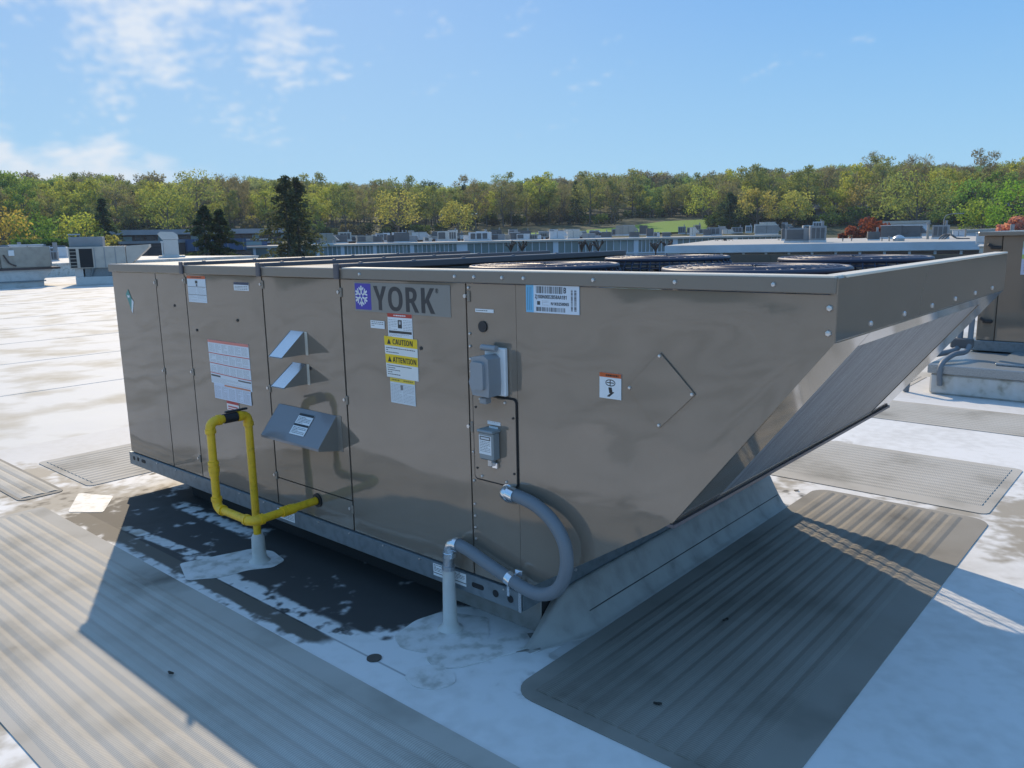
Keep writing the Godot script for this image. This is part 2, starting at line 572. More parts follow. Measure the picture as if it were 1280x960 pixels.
func terrain() -> void:
	var s := st()
	s.set_smooth_group(1)
	var ds := [0.0, 60.0, 140.0, 160.0, 180.0, 200.0, 220.0, 238.0, 270.0, 300.0, 340.0, 380.0, 420.0, 470.0, 520.0, 700.0, 900.0, 1500.0, 2600.0]
	var up := Vector3(0, -1000, 0)
	var n := 72
	for i in n:
		for j in ds.size() - 1:
			var q := []
			for e in [[0, 0], [1, 0], [1, 1], [0, 1]]:
				var a: float = TAU * (i + e[0]) / n
				var d: float = ds[j + e[1]]
				var dir := Vector3(sin(a), 0, cos(a))
				# pixel column that this bearing has, or the edge value outside the view
				var local := dir.rotated(Vector3.UP, -TURN.y)
				var px := 640.0
				if local.z < -0.05: px = clampf(640.0 + FPX * 1.01 * local.x / -local.z, -300.0, 1600.0)
				else: px = -300.0 if local.x < 0 else 1600.0
				var p := EYE + dir * d
				p.y = ground_at(px, d)
				q.append(p)
			if j == 0: tri_out(s, q[0], q[2], q[3], up)
			else: quad_out(s, q[0], q[1], q[2], q[3], up)
	struct("ground", s, speckled(mat(0.045, 0.06, 0.02, 0.95), M.grain, 0.03), "leaf-littered ground rising into the wooded hillside behind the roofs")
	# the bright lawn on the slope
	s = st()
	s.set_smooth_group(2)
	var lawn := func(a: Array, b: Array, lift: float) -> void:
		for i in a.size() - 1:
			var q := [a[i], a[i + 1], b[i + 1], b[i]]
			var v := []
			for k in q:
				var p := spot(k[0], k[1]); p.y = ground_at(k[0], k[1]) + lift; v.append(p)
			quad_out(s, v[0], v[1], v[2], v[3], Vector3(v[0].x, -1000, v[0].z))
	lawn.call([[640, 208], [700, 208], [770, 206], [830, 206], [884, 208]], [[640, 213], [700, 214], [770, 224], [830, 244], [884, 250]], 0.35)
	var g := struct("lawn", s, speckled(mat(0.12, 0.26, 0.002, 0.9), M.grain, 0.1), "bright green mown lawn on the slope below the woods")
	g.set_meta("kind", "stuff")

func roof_deck() -> void:
	# near field, with its own wear
	var x0 := -5.4
	var x1 := 3.0
	var z0 := -7.4
	var z1 := 3.0
	var im := near_roof_picture(x0, x1, z0, z1)
	var m := mat(1, 1, 1, 0.62)
	m.albedo_texture = ImageTexture.create_from_image(im)
	m.texture_repeat = false
	m.roughness = 0.75
	var s := SurfaceTool.new()
	s.begin(Mesh.PRIMITIVE_TRIANGLES)
	s.set_smooth_group(-1)
	var nx := 2
	for k in [[x0, z0], [x1, z0], [x1, z1], [x0, z0], [x1, z1], [x0, z1]]:
		s.set_uv(Vector2((k[0] - x0) / (x1 - x0), (k[1] - z0) / (z1 - z0)))
		s.add_vertex(Vector3(k[0], GY, k[1]))
	struct("roof_surface", s, m, "weathered white roof membrane with black and brown dirt round the unit")
	# the rest of the roof, butted against it
	var f := st()
	var up := Vector3(0, -50, 0)
	var ex0 := -60.0
	var ex1 := 26.0
	var ez0 := -42.0
	var ez1 := 26.0
	for r in [[ex0, ez0, x0, ez1], [x1, ez0, ex1, ez1], [x0, ez0, x1, z0], [x0, z1, x1, ez1]]:
		quad_out(f, Vector3(r[0], GY, r[1]), Vector3(r[2], GY, r[1]), Vector3(r[2], GY, r[3]), Vector3(r[0], GY, r[3]), up)
	# edges of the roof down to the walls
	var a := Vector3(ex0, GY, ez0)
	var b := Vector3(ex1, GY, ez0)
	var c := Vector3(ex1, GY, ez1)
	var d := Vector3(ex0, GY, ez1)
	var dn := Vector3(0, -4.8, 0)
	for e in [[a, b], [b, c], [c, d], [d, a]]: quad_out(f, e[0], e[1], e[1] + dn, e[0] + dn, Vector3(-15, -2, -5))
	var far := struct("wide_roof", f, M.membrane, "broad white membrane roof stretching away to the left")
	# lapped seams of the sheets
	for x in [-8.2, -10.9, -13.6, -16.3, -19.0, -24.0, -29.0, -34.0]:
		part(far, "membrane_seam", span(st(), Vector3(x, GY - 0.01, -40), Vector3(x + 0.12, GY + 0.004, 24)), M.membrane)

func smooth(a: float, b: float, v: float) -> float:
	var t := clampf((v - a) / (b - a), 0, 1)
	return t * t * (3 - 2 * t)

func near_roof_picture(x0: float, x1: float, z0: float, z1: float) -> Image:
	var w := 1180
	var h := 1460
	var bytes := PackedByteArray()
	bytes.resize(w * h * 3)
	var n := FastNoiseLite.new()
	n.seed = 5; n.frequency = 1.0; n.fractal_octaves = 5
	var f := FastNoiseLite.new()
	f.seed = 8; f.frequency = 9.0; f.fractal_octaves = 4
	var wear := FastNoiseLite.new()
	wear.seed = 15; wear.frequency = 2.4; wear.fractal_octaves = 5
	var white0 := Vector3(0.7, 0.7, 0.69)
	var brown := Vector3(0.27, 0.235, 0.175)
	var black := Vector3(0.022, 0.022, 0.021)
	var grime := Vector3(0.42, 0.41, 0.38)
	for j in h:
		var z := lerpf(z0, z1, (j + 0.5) / h)
		for i in w:
			var x := lerpf(x0, x1, (i + 0.5) / w)
			var a := n.get_noise_2d(x * 1.2, z * 1.2)
			var b := f.get_noise_2d(x, z)
			var white := white0.lerp(Vector3(0.53, 0.53, 0.525), maxf(smooth(-3.4, -5.3, x), maxf(smooth(-4.5, -7.2, z), smooth(1.6, 2.9, x))))
			var c := white.lerp(grime, clampf(0.12 + a * 0.35 + b * 0.28, 0, 0.55))
			# brown silt: left of the unit, round the mats, behind on the right
			var br := maxf(smooth(1.15, 0.25, absf(x + 3.35) + absf(z - 0.42) * 0.9), smooth(0.75, 0.2, absf(x + 4.1) * 0.8 + absf(z - 0.3)))
			br = maxf(br, smooth(1.0, 0.3, absf(x - 1.6) * 0.7 + absf(z + 2.9) * 0.75))
			br = maxf(br, 0.7 * smooth(0.5, 0.05, absf(z - 1.6) + absf(x + 0.8) * 0.5))
			br = maxf(br, 0.75 * smooth(0.35, 0.05, absf(x + 0.15) + absf(z + 2.9) * 0.2))
			var wr := wear.get_noise_2d(x, z)
			if br > 0.01:
				c = c.lerp(brown, smooth(-0.1, 1.1, br * 1.2 - 0.2 + wr * 1.2 + b * 0.7) * 0.85)
			# black algae where water stands in front of and below the unit, brushed white along the laps
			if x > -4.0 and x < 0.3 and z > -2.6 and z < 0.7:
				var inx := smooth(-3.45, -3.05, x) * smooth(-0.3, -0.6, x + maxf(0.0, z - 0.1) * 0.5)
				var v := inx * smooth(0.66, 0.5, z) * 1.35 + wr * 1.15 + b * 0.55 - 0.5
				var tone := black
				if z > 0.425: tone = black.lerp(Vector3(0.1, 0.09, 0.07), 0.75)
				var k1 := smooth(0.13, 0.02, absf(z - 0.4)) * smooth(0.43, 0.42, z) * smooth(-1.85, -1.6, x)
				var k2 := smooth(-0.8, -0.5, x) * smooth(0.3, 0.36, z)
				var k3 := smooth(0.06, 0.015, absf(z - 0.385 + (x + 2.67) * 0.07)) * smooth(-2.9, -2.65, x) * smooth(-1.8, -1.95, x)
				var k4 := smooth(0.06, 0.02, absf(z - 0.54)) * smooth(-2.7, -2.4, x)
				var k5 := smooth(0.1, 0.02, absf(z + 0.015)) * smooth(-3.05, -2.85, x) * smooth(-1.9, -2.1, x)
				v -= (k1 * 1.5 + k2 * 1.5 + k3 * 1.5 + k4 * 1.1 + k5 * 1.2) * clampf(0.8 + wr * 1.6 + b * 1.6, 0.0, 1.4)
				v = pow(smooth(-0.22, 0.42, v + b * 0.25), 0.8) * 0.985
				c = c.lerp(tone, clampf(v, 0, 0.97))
				# the lap line of two sheets
				if absf(z - 0.424) < 0.004 and x > -1.75 and x < -0.2: c = c * 0.45
			# streaks of dirt along the foot of the cant strip
			if x > -0.1 and x < 0.24 and z < 0.25 and z > -2.6:
				c = c.lerp(Vector3(0.05, 0.05, 0.045), clampf(smooth(0.05, 0.01, absf(x - 0.155)) * (wr * 2.4 + b), 0, 0.8))
			var o := (j * w + i) * 3
			bytes[o] = int(255 * pow(clampf(c.x, 0, 1), 0.4545)); bytes[o + 1] = int(255 * pow(clampf(c.y, 0, 1), 0.4545)); bytes[o + 2] = int(255 * pow(clampf(c.z, 0, 1), 0.4545))
	return Image.create_from_data(w, h, false, Image.FORMAT_RGB8, bytes)

# ------------------------------------------------------------------ walkway mats
func rib_shape(l: float, wdt: float) -> ArrayMesh:   # a long low rib along x, centred, with uv along its length
	var s := SurfaceTool.new()
	s.begin(Mesh.PRIMITIVE_TRIANGLES)
	s.set_smooth_group(-1)
	var hh := 0.0052
	var prof := []
	for u in [[-0.5, 0.0], [-0.24, 0.9], [-0.19, 1.0], [0.19, 1.0], [0.24, 0.9], [0.5, 0.0]]: prof.append(Vector2(u[0] * wdt, hh * u[1]))
	for k in 5:
		var a: Vector2 = prof[k]
		var b: Vector2 = prof[k + 1]
		for q in [[-l / 2, a], [-l / 2, b], [l / 2, b], [-l / 2, a], [l / 2, b], [l / 2, a]]:
			s.set_uv(Vector2(q[1].x / wdt, q[0] / 0.16))
			s.add_vertex(Vector3(q[0], q[1].y, q[1].x))
	s.set_smooth_group(-1)
	for ex in [-l / 2, l / 2]:
		s.set_uv(Vector2.ZERO)
		for k in 5: tri_out(s, Vector3(ex, 0, 0), Vector3(ex, prof[k].y, prof[k].x), Vector3(ex, prof[k + 1].y, prof[k + 1].x), Vector3.ZERO)
	return done(s)

func walkway(label: String, x0: float, x1: float, z0: float, z1: float, along: String, base: Material, rib: Material, m := [0.05, 0.05, 0.05, 0.05], rad := 0.09, pitch := 0.066) -> void:
	var t := thing("walkway_mat", label, "mat", Vector3((x0 + x1) / 2, GY, (z0 + z1) / 2), 0.0, "ribbed walkway mats laid on the roof")
	var hx := (x1 - x0) / 2
	var hz := (z1 - z0) / 2
	part(t, "mat_base", flat(round_rect(-hx, -hz, hx, hz, rad), 0.001, 0.004), base)
	var lx0: float = -hx + m[0]
	var lx1: float = hx - m[1]
	var lz0: float = -hz + m[2]
	var lz1: float = hz - m[3]
	var ll := (lx1 - lx0) if along == "x" else (lz1 - lz0)
	var cross := (lz1 - lz0) if along == "x" else (lx1 - lx0)
	var n := int(cross / pitch)
	var shape := rib_shape(ll, cross / n * 0.94)
	for k in n:
		var o := part(t, "rib", shape, rib)
		var at := (k + 0.5) * cross / n
		if along == "x": o.position = Vector3((lx0 + lx1) / 2, 0.005, lz0 + at)
		else:
			o.position = Vector3(lx0 + at, 0.005, (lz0 + lz1) / 2)
			o.rotation.y = PI / 2

func walkway_mats() -> void:
	walkway("long pale ribbed walkway mat across the front left corner, parallel to the door side", -3.54, 1.9, 0.56, 1.53, "x", M.mat_pale, M.mat_rib, [0.06, 0.06, 0.09, 0.03], 0.04)
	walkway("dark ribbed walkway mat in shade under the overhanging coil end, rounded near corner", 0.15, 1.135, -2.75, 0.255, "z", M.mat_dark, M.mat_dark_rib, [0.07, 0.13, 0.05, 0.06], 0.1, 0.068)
	walkway("sunlit tan ribbed walkway mat just behind the shaded one", -0.5, 1.1, -3.98, -2.85, "x", M.mat_pale, M.mat_rib, [0.05, 0.06, 0.05, 0.14], 0.05)
	walkway("sunlit ribbed walkway mat in front of the white curb of the right-hand unit", -0.75, 2.2, -5.85, -5.0, "x", M.mat_pale, M.mat_rib, [0.05, 0.05, 0.05, 0.05], 0.05)
	walkway("sunlit ribbed walkway mat beyond the far corner, running behind the white curb", -2.2, -0.35, -7.4, -6.35, "x", M.mat_pale, M.mat_rib, [0.05, 0.05, 0.05, 0.05], 0.05)
	walkway("small ribbed walkway mat off the left end of the unit", -4.72, -3.75, -1.3, 0.2, "z", M.mat_pale, M.mat_rib, [0.05, 0.05, 0.05, 0.05], 0.05)
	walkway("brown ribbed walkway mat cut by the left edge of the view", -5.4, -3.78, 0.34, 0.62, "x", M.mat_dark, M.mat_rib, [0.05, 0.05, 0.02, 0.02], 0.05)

# ------------------------------------------------------------------ curb and flashing under the unit
func curb() -> void:
	var t := thing("roof_curb", "low dark roof curb with white flashing sloping out at the coil end", "roof curb", Vector3(0, GY, 0))
	part(t, "curb_wall", span(st(), Vector3(-3.0, 0, -W + 0.12), Vector3(-0.03, 0.165, -0.16), 0.006), speckled(mat(0.03, 0.03, 0.03, 0.9), M.grain, 3.0))
	part(t, "curb_membrane", span(st(), Vector3(-0.55, 0, -0.159), Vector3(-0.028, 0.15, -0.15), 0.003), speckled(mat(0.3, 0.295, 0.28, 0.8), M.grime, 2.0))
	# white membrane turned up against the end rail
	var prof := PackedVector2Array([Vector2(-0.02, 0.0), Vector2(0.16, 0.0), Vector2(0.16, 0.003), Vector2(0.135, 0.006), Vector2(0.115, 0.018), Vector2(0.084, 0.066), Vector2(0.082, 0.0695), Vector2(0.05, 0.125), Vector2(0.036, 0.152), Vector2(0.026, 0.17), Vector2(0.014, 0.179), Vector2(0.004, 0.177), Vector2(-0.03, 0.16)])
	var s := st()
	s.set_smooth_group(7)
	var zz := [0.0, -0.01, -0.03, -0.05, -0.075, -0.1, -0.13, -0.17, -0.22, -0.28, -0.34, -0.5, -0.9, -1.3, -1.7, -2.1, -W + 0.03]
	for k in zz.size() - 1:
		for i in range(1, prof.size() - 1):
			var q := []
			for e in [[i, k], [i + 1, k], [i + 1, k + 1], [i, k + 1]]:
				var p := prof[e[0]]
				var sc := smooth(0.0, 0.32, -zz[e[1]] + 0.015)
				q.append(Vector3(p.x * lerpf(0.3, 1.0, sc), p.y * sc + 0.003 * wob.get_noise_2d(zz[e[1]] * 3.0, p.x * 9.0) * (1.0 if p.y > 0.005 else 0.0), zz[e[1]]))
			quad_out(s, q[0], q[1], q[2], q[3], Vector3(-0.1, -0.2, (zz[k] + zz[k + 1]) / 2))
	part(t, "flashing", s, speckled(mat(0.4, 0.395, 0.375, 0.75), M.mat_dirt, 0.8), "off-white flashing membrane rolled up against the end rail")
	part(t, "lap_seam", bar(st(), Vector3(0.0845, 0.067, -0.34), Vector3(0.0845, 0.067, -W + 0.05), 0.005, 0.003), mat(0.09, 0.09, 0.085, 0.9))
	part(t, "flashing_lap", flat(round_rect(0.1, -W, 0.22, -0.02, 0.03), 0.001, 0.002), speckled(mat(0.5, 0.5, 0.49, 0.75), M.mat_dirt, 0.8))

# ------------------------------------------------------------------ the big unit
func bottom(x: float) -> float:
	if x <= 0.0: return HR + 0.004
	if x < 0.662: return lerpf(HR + 0.004, 0.519, x / 0.662)
	return lerpf(0.519, 1.164, (x - 0.662) / 0.502)

func panel(parent: Node, called: String, x0: float, x1: float, y0: float, y1: float, amp := 0.0016, label := "") -> MeshInstance3D:
	var s := st()
	var nx := maxi(5, int((x1 - x0) / 0.06))
	var ny := maxi(3, int((y1 - y0) / 0.06))
	var sweep := x1 > 0.5
	var front := []
	for j in ny + 1:
		var row := []
		for i in nx + 1:
			var x := lerpf(x0, x1, float(i) / nx)
			var lo := bottom(x) if sweep else y0
			var y := lerpf(lo, y1, float(j) / ny)
			var edge := smooth(0, 0.12, minf(minf(x - x0, x1 - x), minf(y - lo, y1 - y)))
			var z := amp * edge * (1.6 * wob.get_noise_2d(x * 1.7 + 9.0, y * 2.6) + 0.12 * wob.get_noise_2d(x * 6.0, y * 6.0) + 0.6)
			row.append(Vector3(x, y, z))
		front.append(row)
	s.set_smooth_group(3)
	var behind := Vector3((x0 + x1) / 2, (y0 + y1) / 2, -500)
	for j in ny:
		for i in nx: quad_out(s, front[j][i], front[j][i + 1], front[j + 1][i + 1], front[j + 1][i], behind)
	s.set_smooth_group(-1)
	var back := Vector3(0, 0, -0.02)
	var inn := Vector3((x0 + x1) / 2, (y0 + y1) / 2, -0.01)
	if sweep: inn = Vector3(0.35, 0.9, -0.01)
	for i in nx:
		quad_out(s, front[0][i], front[0][i + 1], front[0][i + 1] + back, front[0][i] + back, inn)
		quad_out(s, front[ny][i], front[ny][i + 1], front[ny][i + 1] + back, front[ny][i] + back, inn)
		for j in ny:
			quad_out(s, front[j][i] + back, front[j][i + 1] + back, front[j + 1][i + 1] + back, front[j + 1][i] + back, Vector3(inn.x, inn.y, 500))
	for j in ny:
		quad_out(s, front[j][0], front[j + 1][0], front[j + 1][0] + back, front[j][0] + back, inn)
		quad_out(s, front[j][nx], front[j + 1][nx], front[j + 1][nx] + back, front[j][nx] + back, inn)
	return part(parent, called, s, M.paint, label)

func screw_head(s: SurfaceTool, p: Vector3, n: Vector3, r := 0.007) -> void:
	var x := n.cross(Vector3(0.3, 0.8, 0.5)).normalized()
	var y := n.cross(x)
	for k in 6:
		var a := x * cos(TAU * k / 6) + y * sin(TAU * k / 6)
		var b := x * cos(TAU * (k + 1) / 6) + y * sin(TAU * (k + 1) / 6)
		quad_out(s, p + a * r, p + b * r, p + b * r * 0.8 + n * 0.005, p + a * r * 0.8 + n * 0.005, p)
		tri_out(s, p + a * r * 0.8 + n * 0.005, p + b * r * 0.8 + n * 0.005, p + n * 0.006, p - n * 0.01)

func main_unit() -> void:
	var t := thing("rooftop_unit", "large brown packaged rooftop air conditioning unit with coil end overhanging a walkway mat", "air conditioner", Vector3.ZERO)
	# core behind the doors, so that the joints read dark
	part(t, "cabinet_core", span(st(), Vector3(XL + 0.02, HR + 0.01, -0.06), Vector3(-0.36, 1.29, -0.021)), M.gap)
	part(t, "base_pan", span(st(), Vector3(XL + 0.02, 0.05, -W + 0.03), Vector3(-0.36, HR, -0.07)), M.inside)
	part(t, "partition", span(st(), Vector3(-0.38, HR + 0.001, -W + 0.03), Vector3(-0.362, 1.17, -0.07)), M.inside)
	# doors and panels of the long side
	var seams := [XL + 0.012, -2.872, -2.513, -1.707, -1.06, -0.26, -0.004]
	var tops := 1.296
	panel(t, "side_panel", seams[0], seams[1] - 0.005, HR + 0.006, tops)
	panel(t, "side_panel", seams[1] + 0.005, seams[2] - 0.005, HR + 0.006, tops)
	panel(t, "access_door", seams[2] + 0.005, seams[3] - 0.006, HR + 0.006, tops, 0.002)
	panel(t, "access_door", seams[3] + 0.006, seams[4] - 0.006, 0.243, tops, 0.002)
	panel(t, "lower_panel", seams[3] + 0.006, seams[4] - 0.006, HR + 0.006, 0.237, 0.0008)
	panel(t, "access_door", seams[4] + 0.006, seams[5] - 0.004, HR + 0.006, tops, 0.002)
	panel(t, "corner_panel", seams[5] + 0.004, seams[6], HR + 0.006, tops, 0.0008)
	panel(t, "coil_end_panel", seams[6] + 0.0015, XR - 0.001, HR, tops, 0.0026, "wide side panel cut away diagonally below the overhang")
	# lid lip along the front, its rim at the coil end, the end strip
	part(t, "lid_lip", span(st(), Vector3(XL - 0.012, 1.299, -0.02), Vector3(-1.062, H, 0.013), 0.004), M.trim)
	part(t, "rim_lip", span(st(), Vector3(-1.058, 1.299, -0.02), Vector3(XR - 0.004, H - 0.002, 0.011), 0.003), M.trim)
	part(t, "rim_flange", span(st(), Vector3(-1.03, H - 0.008, -0.06), Vector3(XR - 0.006, H + 0.002, 0.009), 0.002), M.flange, "pale sunlit flange along the top edge of the coil section")
	part(t, "end_strip", span(st(), Vector3(XR - 0.02, 1.164, -W), Vector3(XR, H - 0.002, -0.001), 0.003), M.paint)
	part(t, "rim_flange", span(st(), Vector3(XR - 0.055, H - 0.006, -W), Vector3(XR + 0.002, H + 0.0022, -0.062), 0.002), M.flange)
	# roof panels with standing seams
	var rs := [XL - 0.01, -2.5, -1.7, -1.055]
	for k in 3: part(t, "roof_panel", span(st(), Vector3(rs[k] + 0.002, H - 0.02, -W), Vector3(rs[k + 1] - 0.002, H - 0.001 - 0.0005 * k, -0.0205), 0.003), M.trim)
	for k in 3:
		var x: float = rs[k + 1]
		var r := part(t, "roof_seam", span(st(), Vector3(x - 0.015, H - 0.015, -W), Vector3(x + 0.015, H + 0.018, -0.0), 0.004), M.cap)
		part(r, "seam_cap", span(st(), Vector3(x - 0.019, H - 0.05, 0.0135), Vector3(x + 0.017, H + 0.02, 0.026), 0.004), M.cap)
		var sc := st()
		for z in [-0.12, -0.45, -0.8, -1.2, -1.6, -2.0]: screw_head(sc, Vector3(x, H + 0.018, z), Vector3.UP, 0.012)
		part(r, "bolts", sc, M.cap).set_meta("kind", "stuff")
	# end wall on the far left, back wall, wall at the step to the fan deck
	part(t, "end_wall", span(st(), Vector3(XL, HR, -W), Vector3(XL + 0.018, 1.299, -0.024), 0.002), M.paint)
	part(t, "back_panel", span(st(), Vector3(XL + 0.02, HR, -W), Vector3(-0.33, H - 0.021, -W + 0.018)), M.paint)
	var poly := PackedVector2Array([Vector2(-0.03, HR), Vector2(0.0, HR), Vector2(0.662, 0.519), Vector2(1.14, 1.164), Vector2(1.14, H - 0.01), Vector2(-0.03, H - 0.01)])
	part(t, "back_panel", prism(st(), poly, 0.018, Transform3D(Basis(), Vector3(0, 0, -W + 0.018))), M.paint)
	part(t, "back_panel", span(st(), Vector3(-0.329, 1.16, -W), Vector3(-0.031, H - 0.01, -W + 0.018)), M.paint)
	part(t, "back_panel", span(st(), Vector3(-0.329, HR, -W), Vector3(-0.031, 0.15, -W + 0.018)), M.paint)
	var g := st()
	for k in 7: tube(g, [Vector3(-0.32 + 0.29 * k / 6.0, 0.15, -W + 0.009), Vector3(-0.32 + 0.29 * k / 6.0, 1.16, -W + 0.009)], 0.009 if k == 3 else 0.0025, 5, false)
	for k in 16: tube(g, [Vector3(-0.33, 0.18 + 0.065 * k, -W + 0.006), Vector3(-0.03, 0.18 + 0.065 * k, -W + 0.006)], 0.0025, 5, false)
	part(t, "wire_guard", g, M.black)
	part(t, "step_wall", span(st(), Vector3(-1.05, 1.15, -W + 0.02), Vector3(-1.032, H - 0.022, -0.062)), M.inside)
	# fan deck with four openings and the drum of each fan
	var deck := st()
	var dy := 1.177
	var fx := [-0.35, 0.65]
	var fz := [-0.6, -1.68]
	part(t, "fan_deck", span(deck, Vector3(-1.031, dy - 0.01, -W + 0.02), Vector3(XR - 0.021, dy, -0.062)), M.inside)
	var proto: MeshInstance3D = null
	for x in fx:
		for z in fz:
			var r := part(t, "fan_guard", guard_shape(), M.guard, "dark blue wire guard over a condenser fan")
			r.position = Vector3(x, dy, z)
			var dr := st()
			tube(dr, [Vector3(0, 0.004, 0), Vector3(0, 0.045, 0)], 0.335, 28, true)
			part(r, "fan_drum", dr, M.dark)
			var hub := st()
			tube(hub, [Vector3(0, 0.046, 0), Vector3(0, 0.1, 0)], 0.07, 14, true)
			for k in 4:
				var a := Vector3(cos(TAU * k / 4), 0, sin(TAU * k / 4))
				box(hub, a * 0.18 + Vector3(0, 0.07, 0), Vector3(0.24, 0.006, 0.12), 0.0, Basis(a, -TAU / 4.0 * 0.0) * Basis() if false else Basis(a, Vector3.UP.rotated(a, 0.35), a.cross(Vector3.UP.rotated(a, 0.35))))
			part(r, "fan_blades", hub, M.dark)
	# slanted coil at the end
	var c0 := Vector3(0.662, 0.519, 0)
	var c1 := Vector3(1.164, 1.164, 0)
	var up := (c1 - c0).normalized()
	var nrm := Vector3(up.y, -up.x, 0)
	var ln := c0.distance_to(c1)
	var coil := part(t, "coil_frame", coil_piece(c0, up, nrm, 0.002, 0.31, 0.0, ln - 0.002, 0.0), M.paint, "smooth metal strip beside the condenser coil")
	part(t, "coil_frame", coil_piece(c0, up, nrm, W - 0.335, W, 0.0, ln - 0.002, 0.0), M.paint)
	part(t, "coil_frame", coil_piece(c0, up, nrm, 0.3102, W - 0.3352, ln - 0.062, ln - 0.002, 0.0), M.paint)
	part(t, "coil_frame", coil_piece(c0, up, nrm, 0.3102, W - 0.3352, 0.0, 0.03, 0.0), M.trim)
	var s := SurfaceTool.new()
	s.begin(Mesh.PRIMITIVE_TRIANGLES)
	s.set_smooth_group(-1)
	var q := []
	for k in [[0.29, 0.01], [W - 0.315, 0.01], [W - 0.315, ln - 0.04], [0.29, ln - 0.04]]: q.append([c0 + up * k[1] - Vector3(0, 0, k[0]) - nrm * 0.004, Vector2(k[0] / W, k[1] / ln)])
	for k in [0, 1, 2, 0, 2, 3]:
		s.set_uv(q[k][1]); s.add_vertex(q[k][0])
	part(t, "condenser_coil", s, M.fins, "grey-blue finned condenser coil face")
	part(t, "coil_lip", bar(st(), c0 + Vector3(-0.004, -0.006, 0), c0 + Vector3(-0.004, -0.006, -W), 0.03, 0.012), M.cap)
	# base rails
	var fr := part(t, "base_rail", rail_shape(), M.rail, "blue-grey galvanised base rail with lifting holes")
	part(fr, "rail_end_plate", span(st(), Vector3(-0.012, 0.0, 0.0075), Vector3(0.0035, HR - 0.004, 0.0105)), M.galv)
	part(t, "base_rail", span(st(), Vector3(-0.006, 0.001, -W), Vector3(0.003, HR + 0.002, -0.001), 0.001), M.rail)
	part(t, "base_rail", span(st(), Vector3(XL - 0.006, 0.0, -W), Vector3(XL, HR, -0.002)), M.rail)
	part(t, "base_rail", span(st(), Vector3(XL, 0.0, -W), Vector3(0, HR - 0.001, -W + 0.006)), M.rail)
	for h in [[-3.43, 0.05, 0.014], [-3.37, 0.052, 0.014], [-0.135, 0.042, 0.016], [-0.055, 0.042, 0.016]]:
		part(fr, "lifting_hole", tube(st(), [Vector3(h[0], h[1], 0.0085), Vector3(h[0], h[1], 0.0095)], h[2], 14), M.dark)
	for h in [[-3.29, 0.052, 0.03], [-0.235, 0.045, 0.034]]:
		part(fr, "fork_slot", prism(st(), round_rect(h[0] - h[2], h[1] - 0.011, h[0] + h[2], h[1] + 0.011, 0.01), 0.001, Transform3D(Basis(), Vector3(0, 0, 0.0095))), M.dark)
	# latches on the door joints
	for l in [[-2.51, 1.262], [-2.515, 0.727], [-2.53, 0.2], [-1.705, 1.258], [-1.71, 0.72], [-1.71, 0.25], [-1.06, 1.238], [-1.062, 0.735], [-1.068, 0.2], [-0.25, 1.247], [-0.252, 0.724], [-2.87, 1.24], [-2.875, 0.7]]:
		var la := part(t, "door_latch", span(st(), Vector3(l[0] - 0.002, l[1] - 0.022, 0.0), Vector3(l[0] + 0.014, l[1] + 0.02, 0.006), 0.002), M.trim)
		part(la, "latch_pin", tube(st(), [Vector3(l[0] - 0.012, l[1], 0.001), Vector3(l[0] - 0.012, l[1], 0.008)], 0.008, 8), M.screw)
	# screws
	var sc := st()
	for x in [-0.9, -0.308, -0.203, -0.059, 0.046, 0.355, 0.667, 0.986]: screw_head(sc, Vector3(x, 1.322, 0.011), Vector3.BACK, 0.008)
	for y in [1.28, 1.1, 1.05, 1.0, 0.95, 0.9, 0.62, 0.5, 0.4, 0.35, 0.3, 0.25]: screw_head(sc, Vector3(-0.243, y, 0.001), Vector3.BACK, 0.006)
	for y in [1.26, 1.19]: screw_head(sc, Vector3(1.145, y, 0.001), Vector3.BACK, 0.01)
	for z in [-0.3, -0.65, -1.0, -1.35, -1.7, -2.05]: screw_head(sc, Vector3(XR, 1.19, z), Vector3.RIGHT, 0.009)
	for k in 14: screw_head(sc, Vector3(XL + 0.15 + 0.25 * k, HR - 0.012, 0.0085), Vector3.BACK, 0.005)
	for z in [-0.35, -0.75, -1.15]: screw_head(sc, Vector3(0.003, 0.06, z), Vector3.RIGHT, 0.008)
	part(t, "screws", sc, M.screw).set_meta("kind", "stuff")
	for p in [[-2.42, 0.98], [-1.97, 1.06], [-1.33, 0.86], [-0.53, 1.02], [-2.66, 1.11]]:
		part(t, "plug", tube(st(), [Vector3(p[0], p[1], 0.0), Vector3(p[0], p[1], 0.005)], 0.008, 10), M.black)
	hoods(t)
	labels(t)
	electrical(t)

func coil_piece(c0: Vector3, up: Vector3, n: Vector3, za: float, zb: float, va: float, vb: float, lift: float) -> SurfaceTool:
	var b := Basis(up, n, up.cross(n))
	return box(st(), c0 + up * (va + vb) / 2 - Vector3(0, 0, (za + zb) / 2) + n * (lift - 0.006), Vector3(vb - va, 0.012, zb - za), 0.002, b)

func rail_shape() -> SurfaceTool:   # channel along the front
	var s := st()
	span(s, Vector3(XL - 0.012, 0.0, 0.0), Vector3(-0.013, HR - 0.003, 0.008), 0.002)
	span(s, Vector3(XL - 0.012, HR - 0.0028, -0.04), Vector3(-0.002, HR, 0.0095), 0.001)
	span(s, Vector3(XL - 0.012, 0.0, -0.04), Vector3(-0.02, 0.004, -0.0005))
	return s

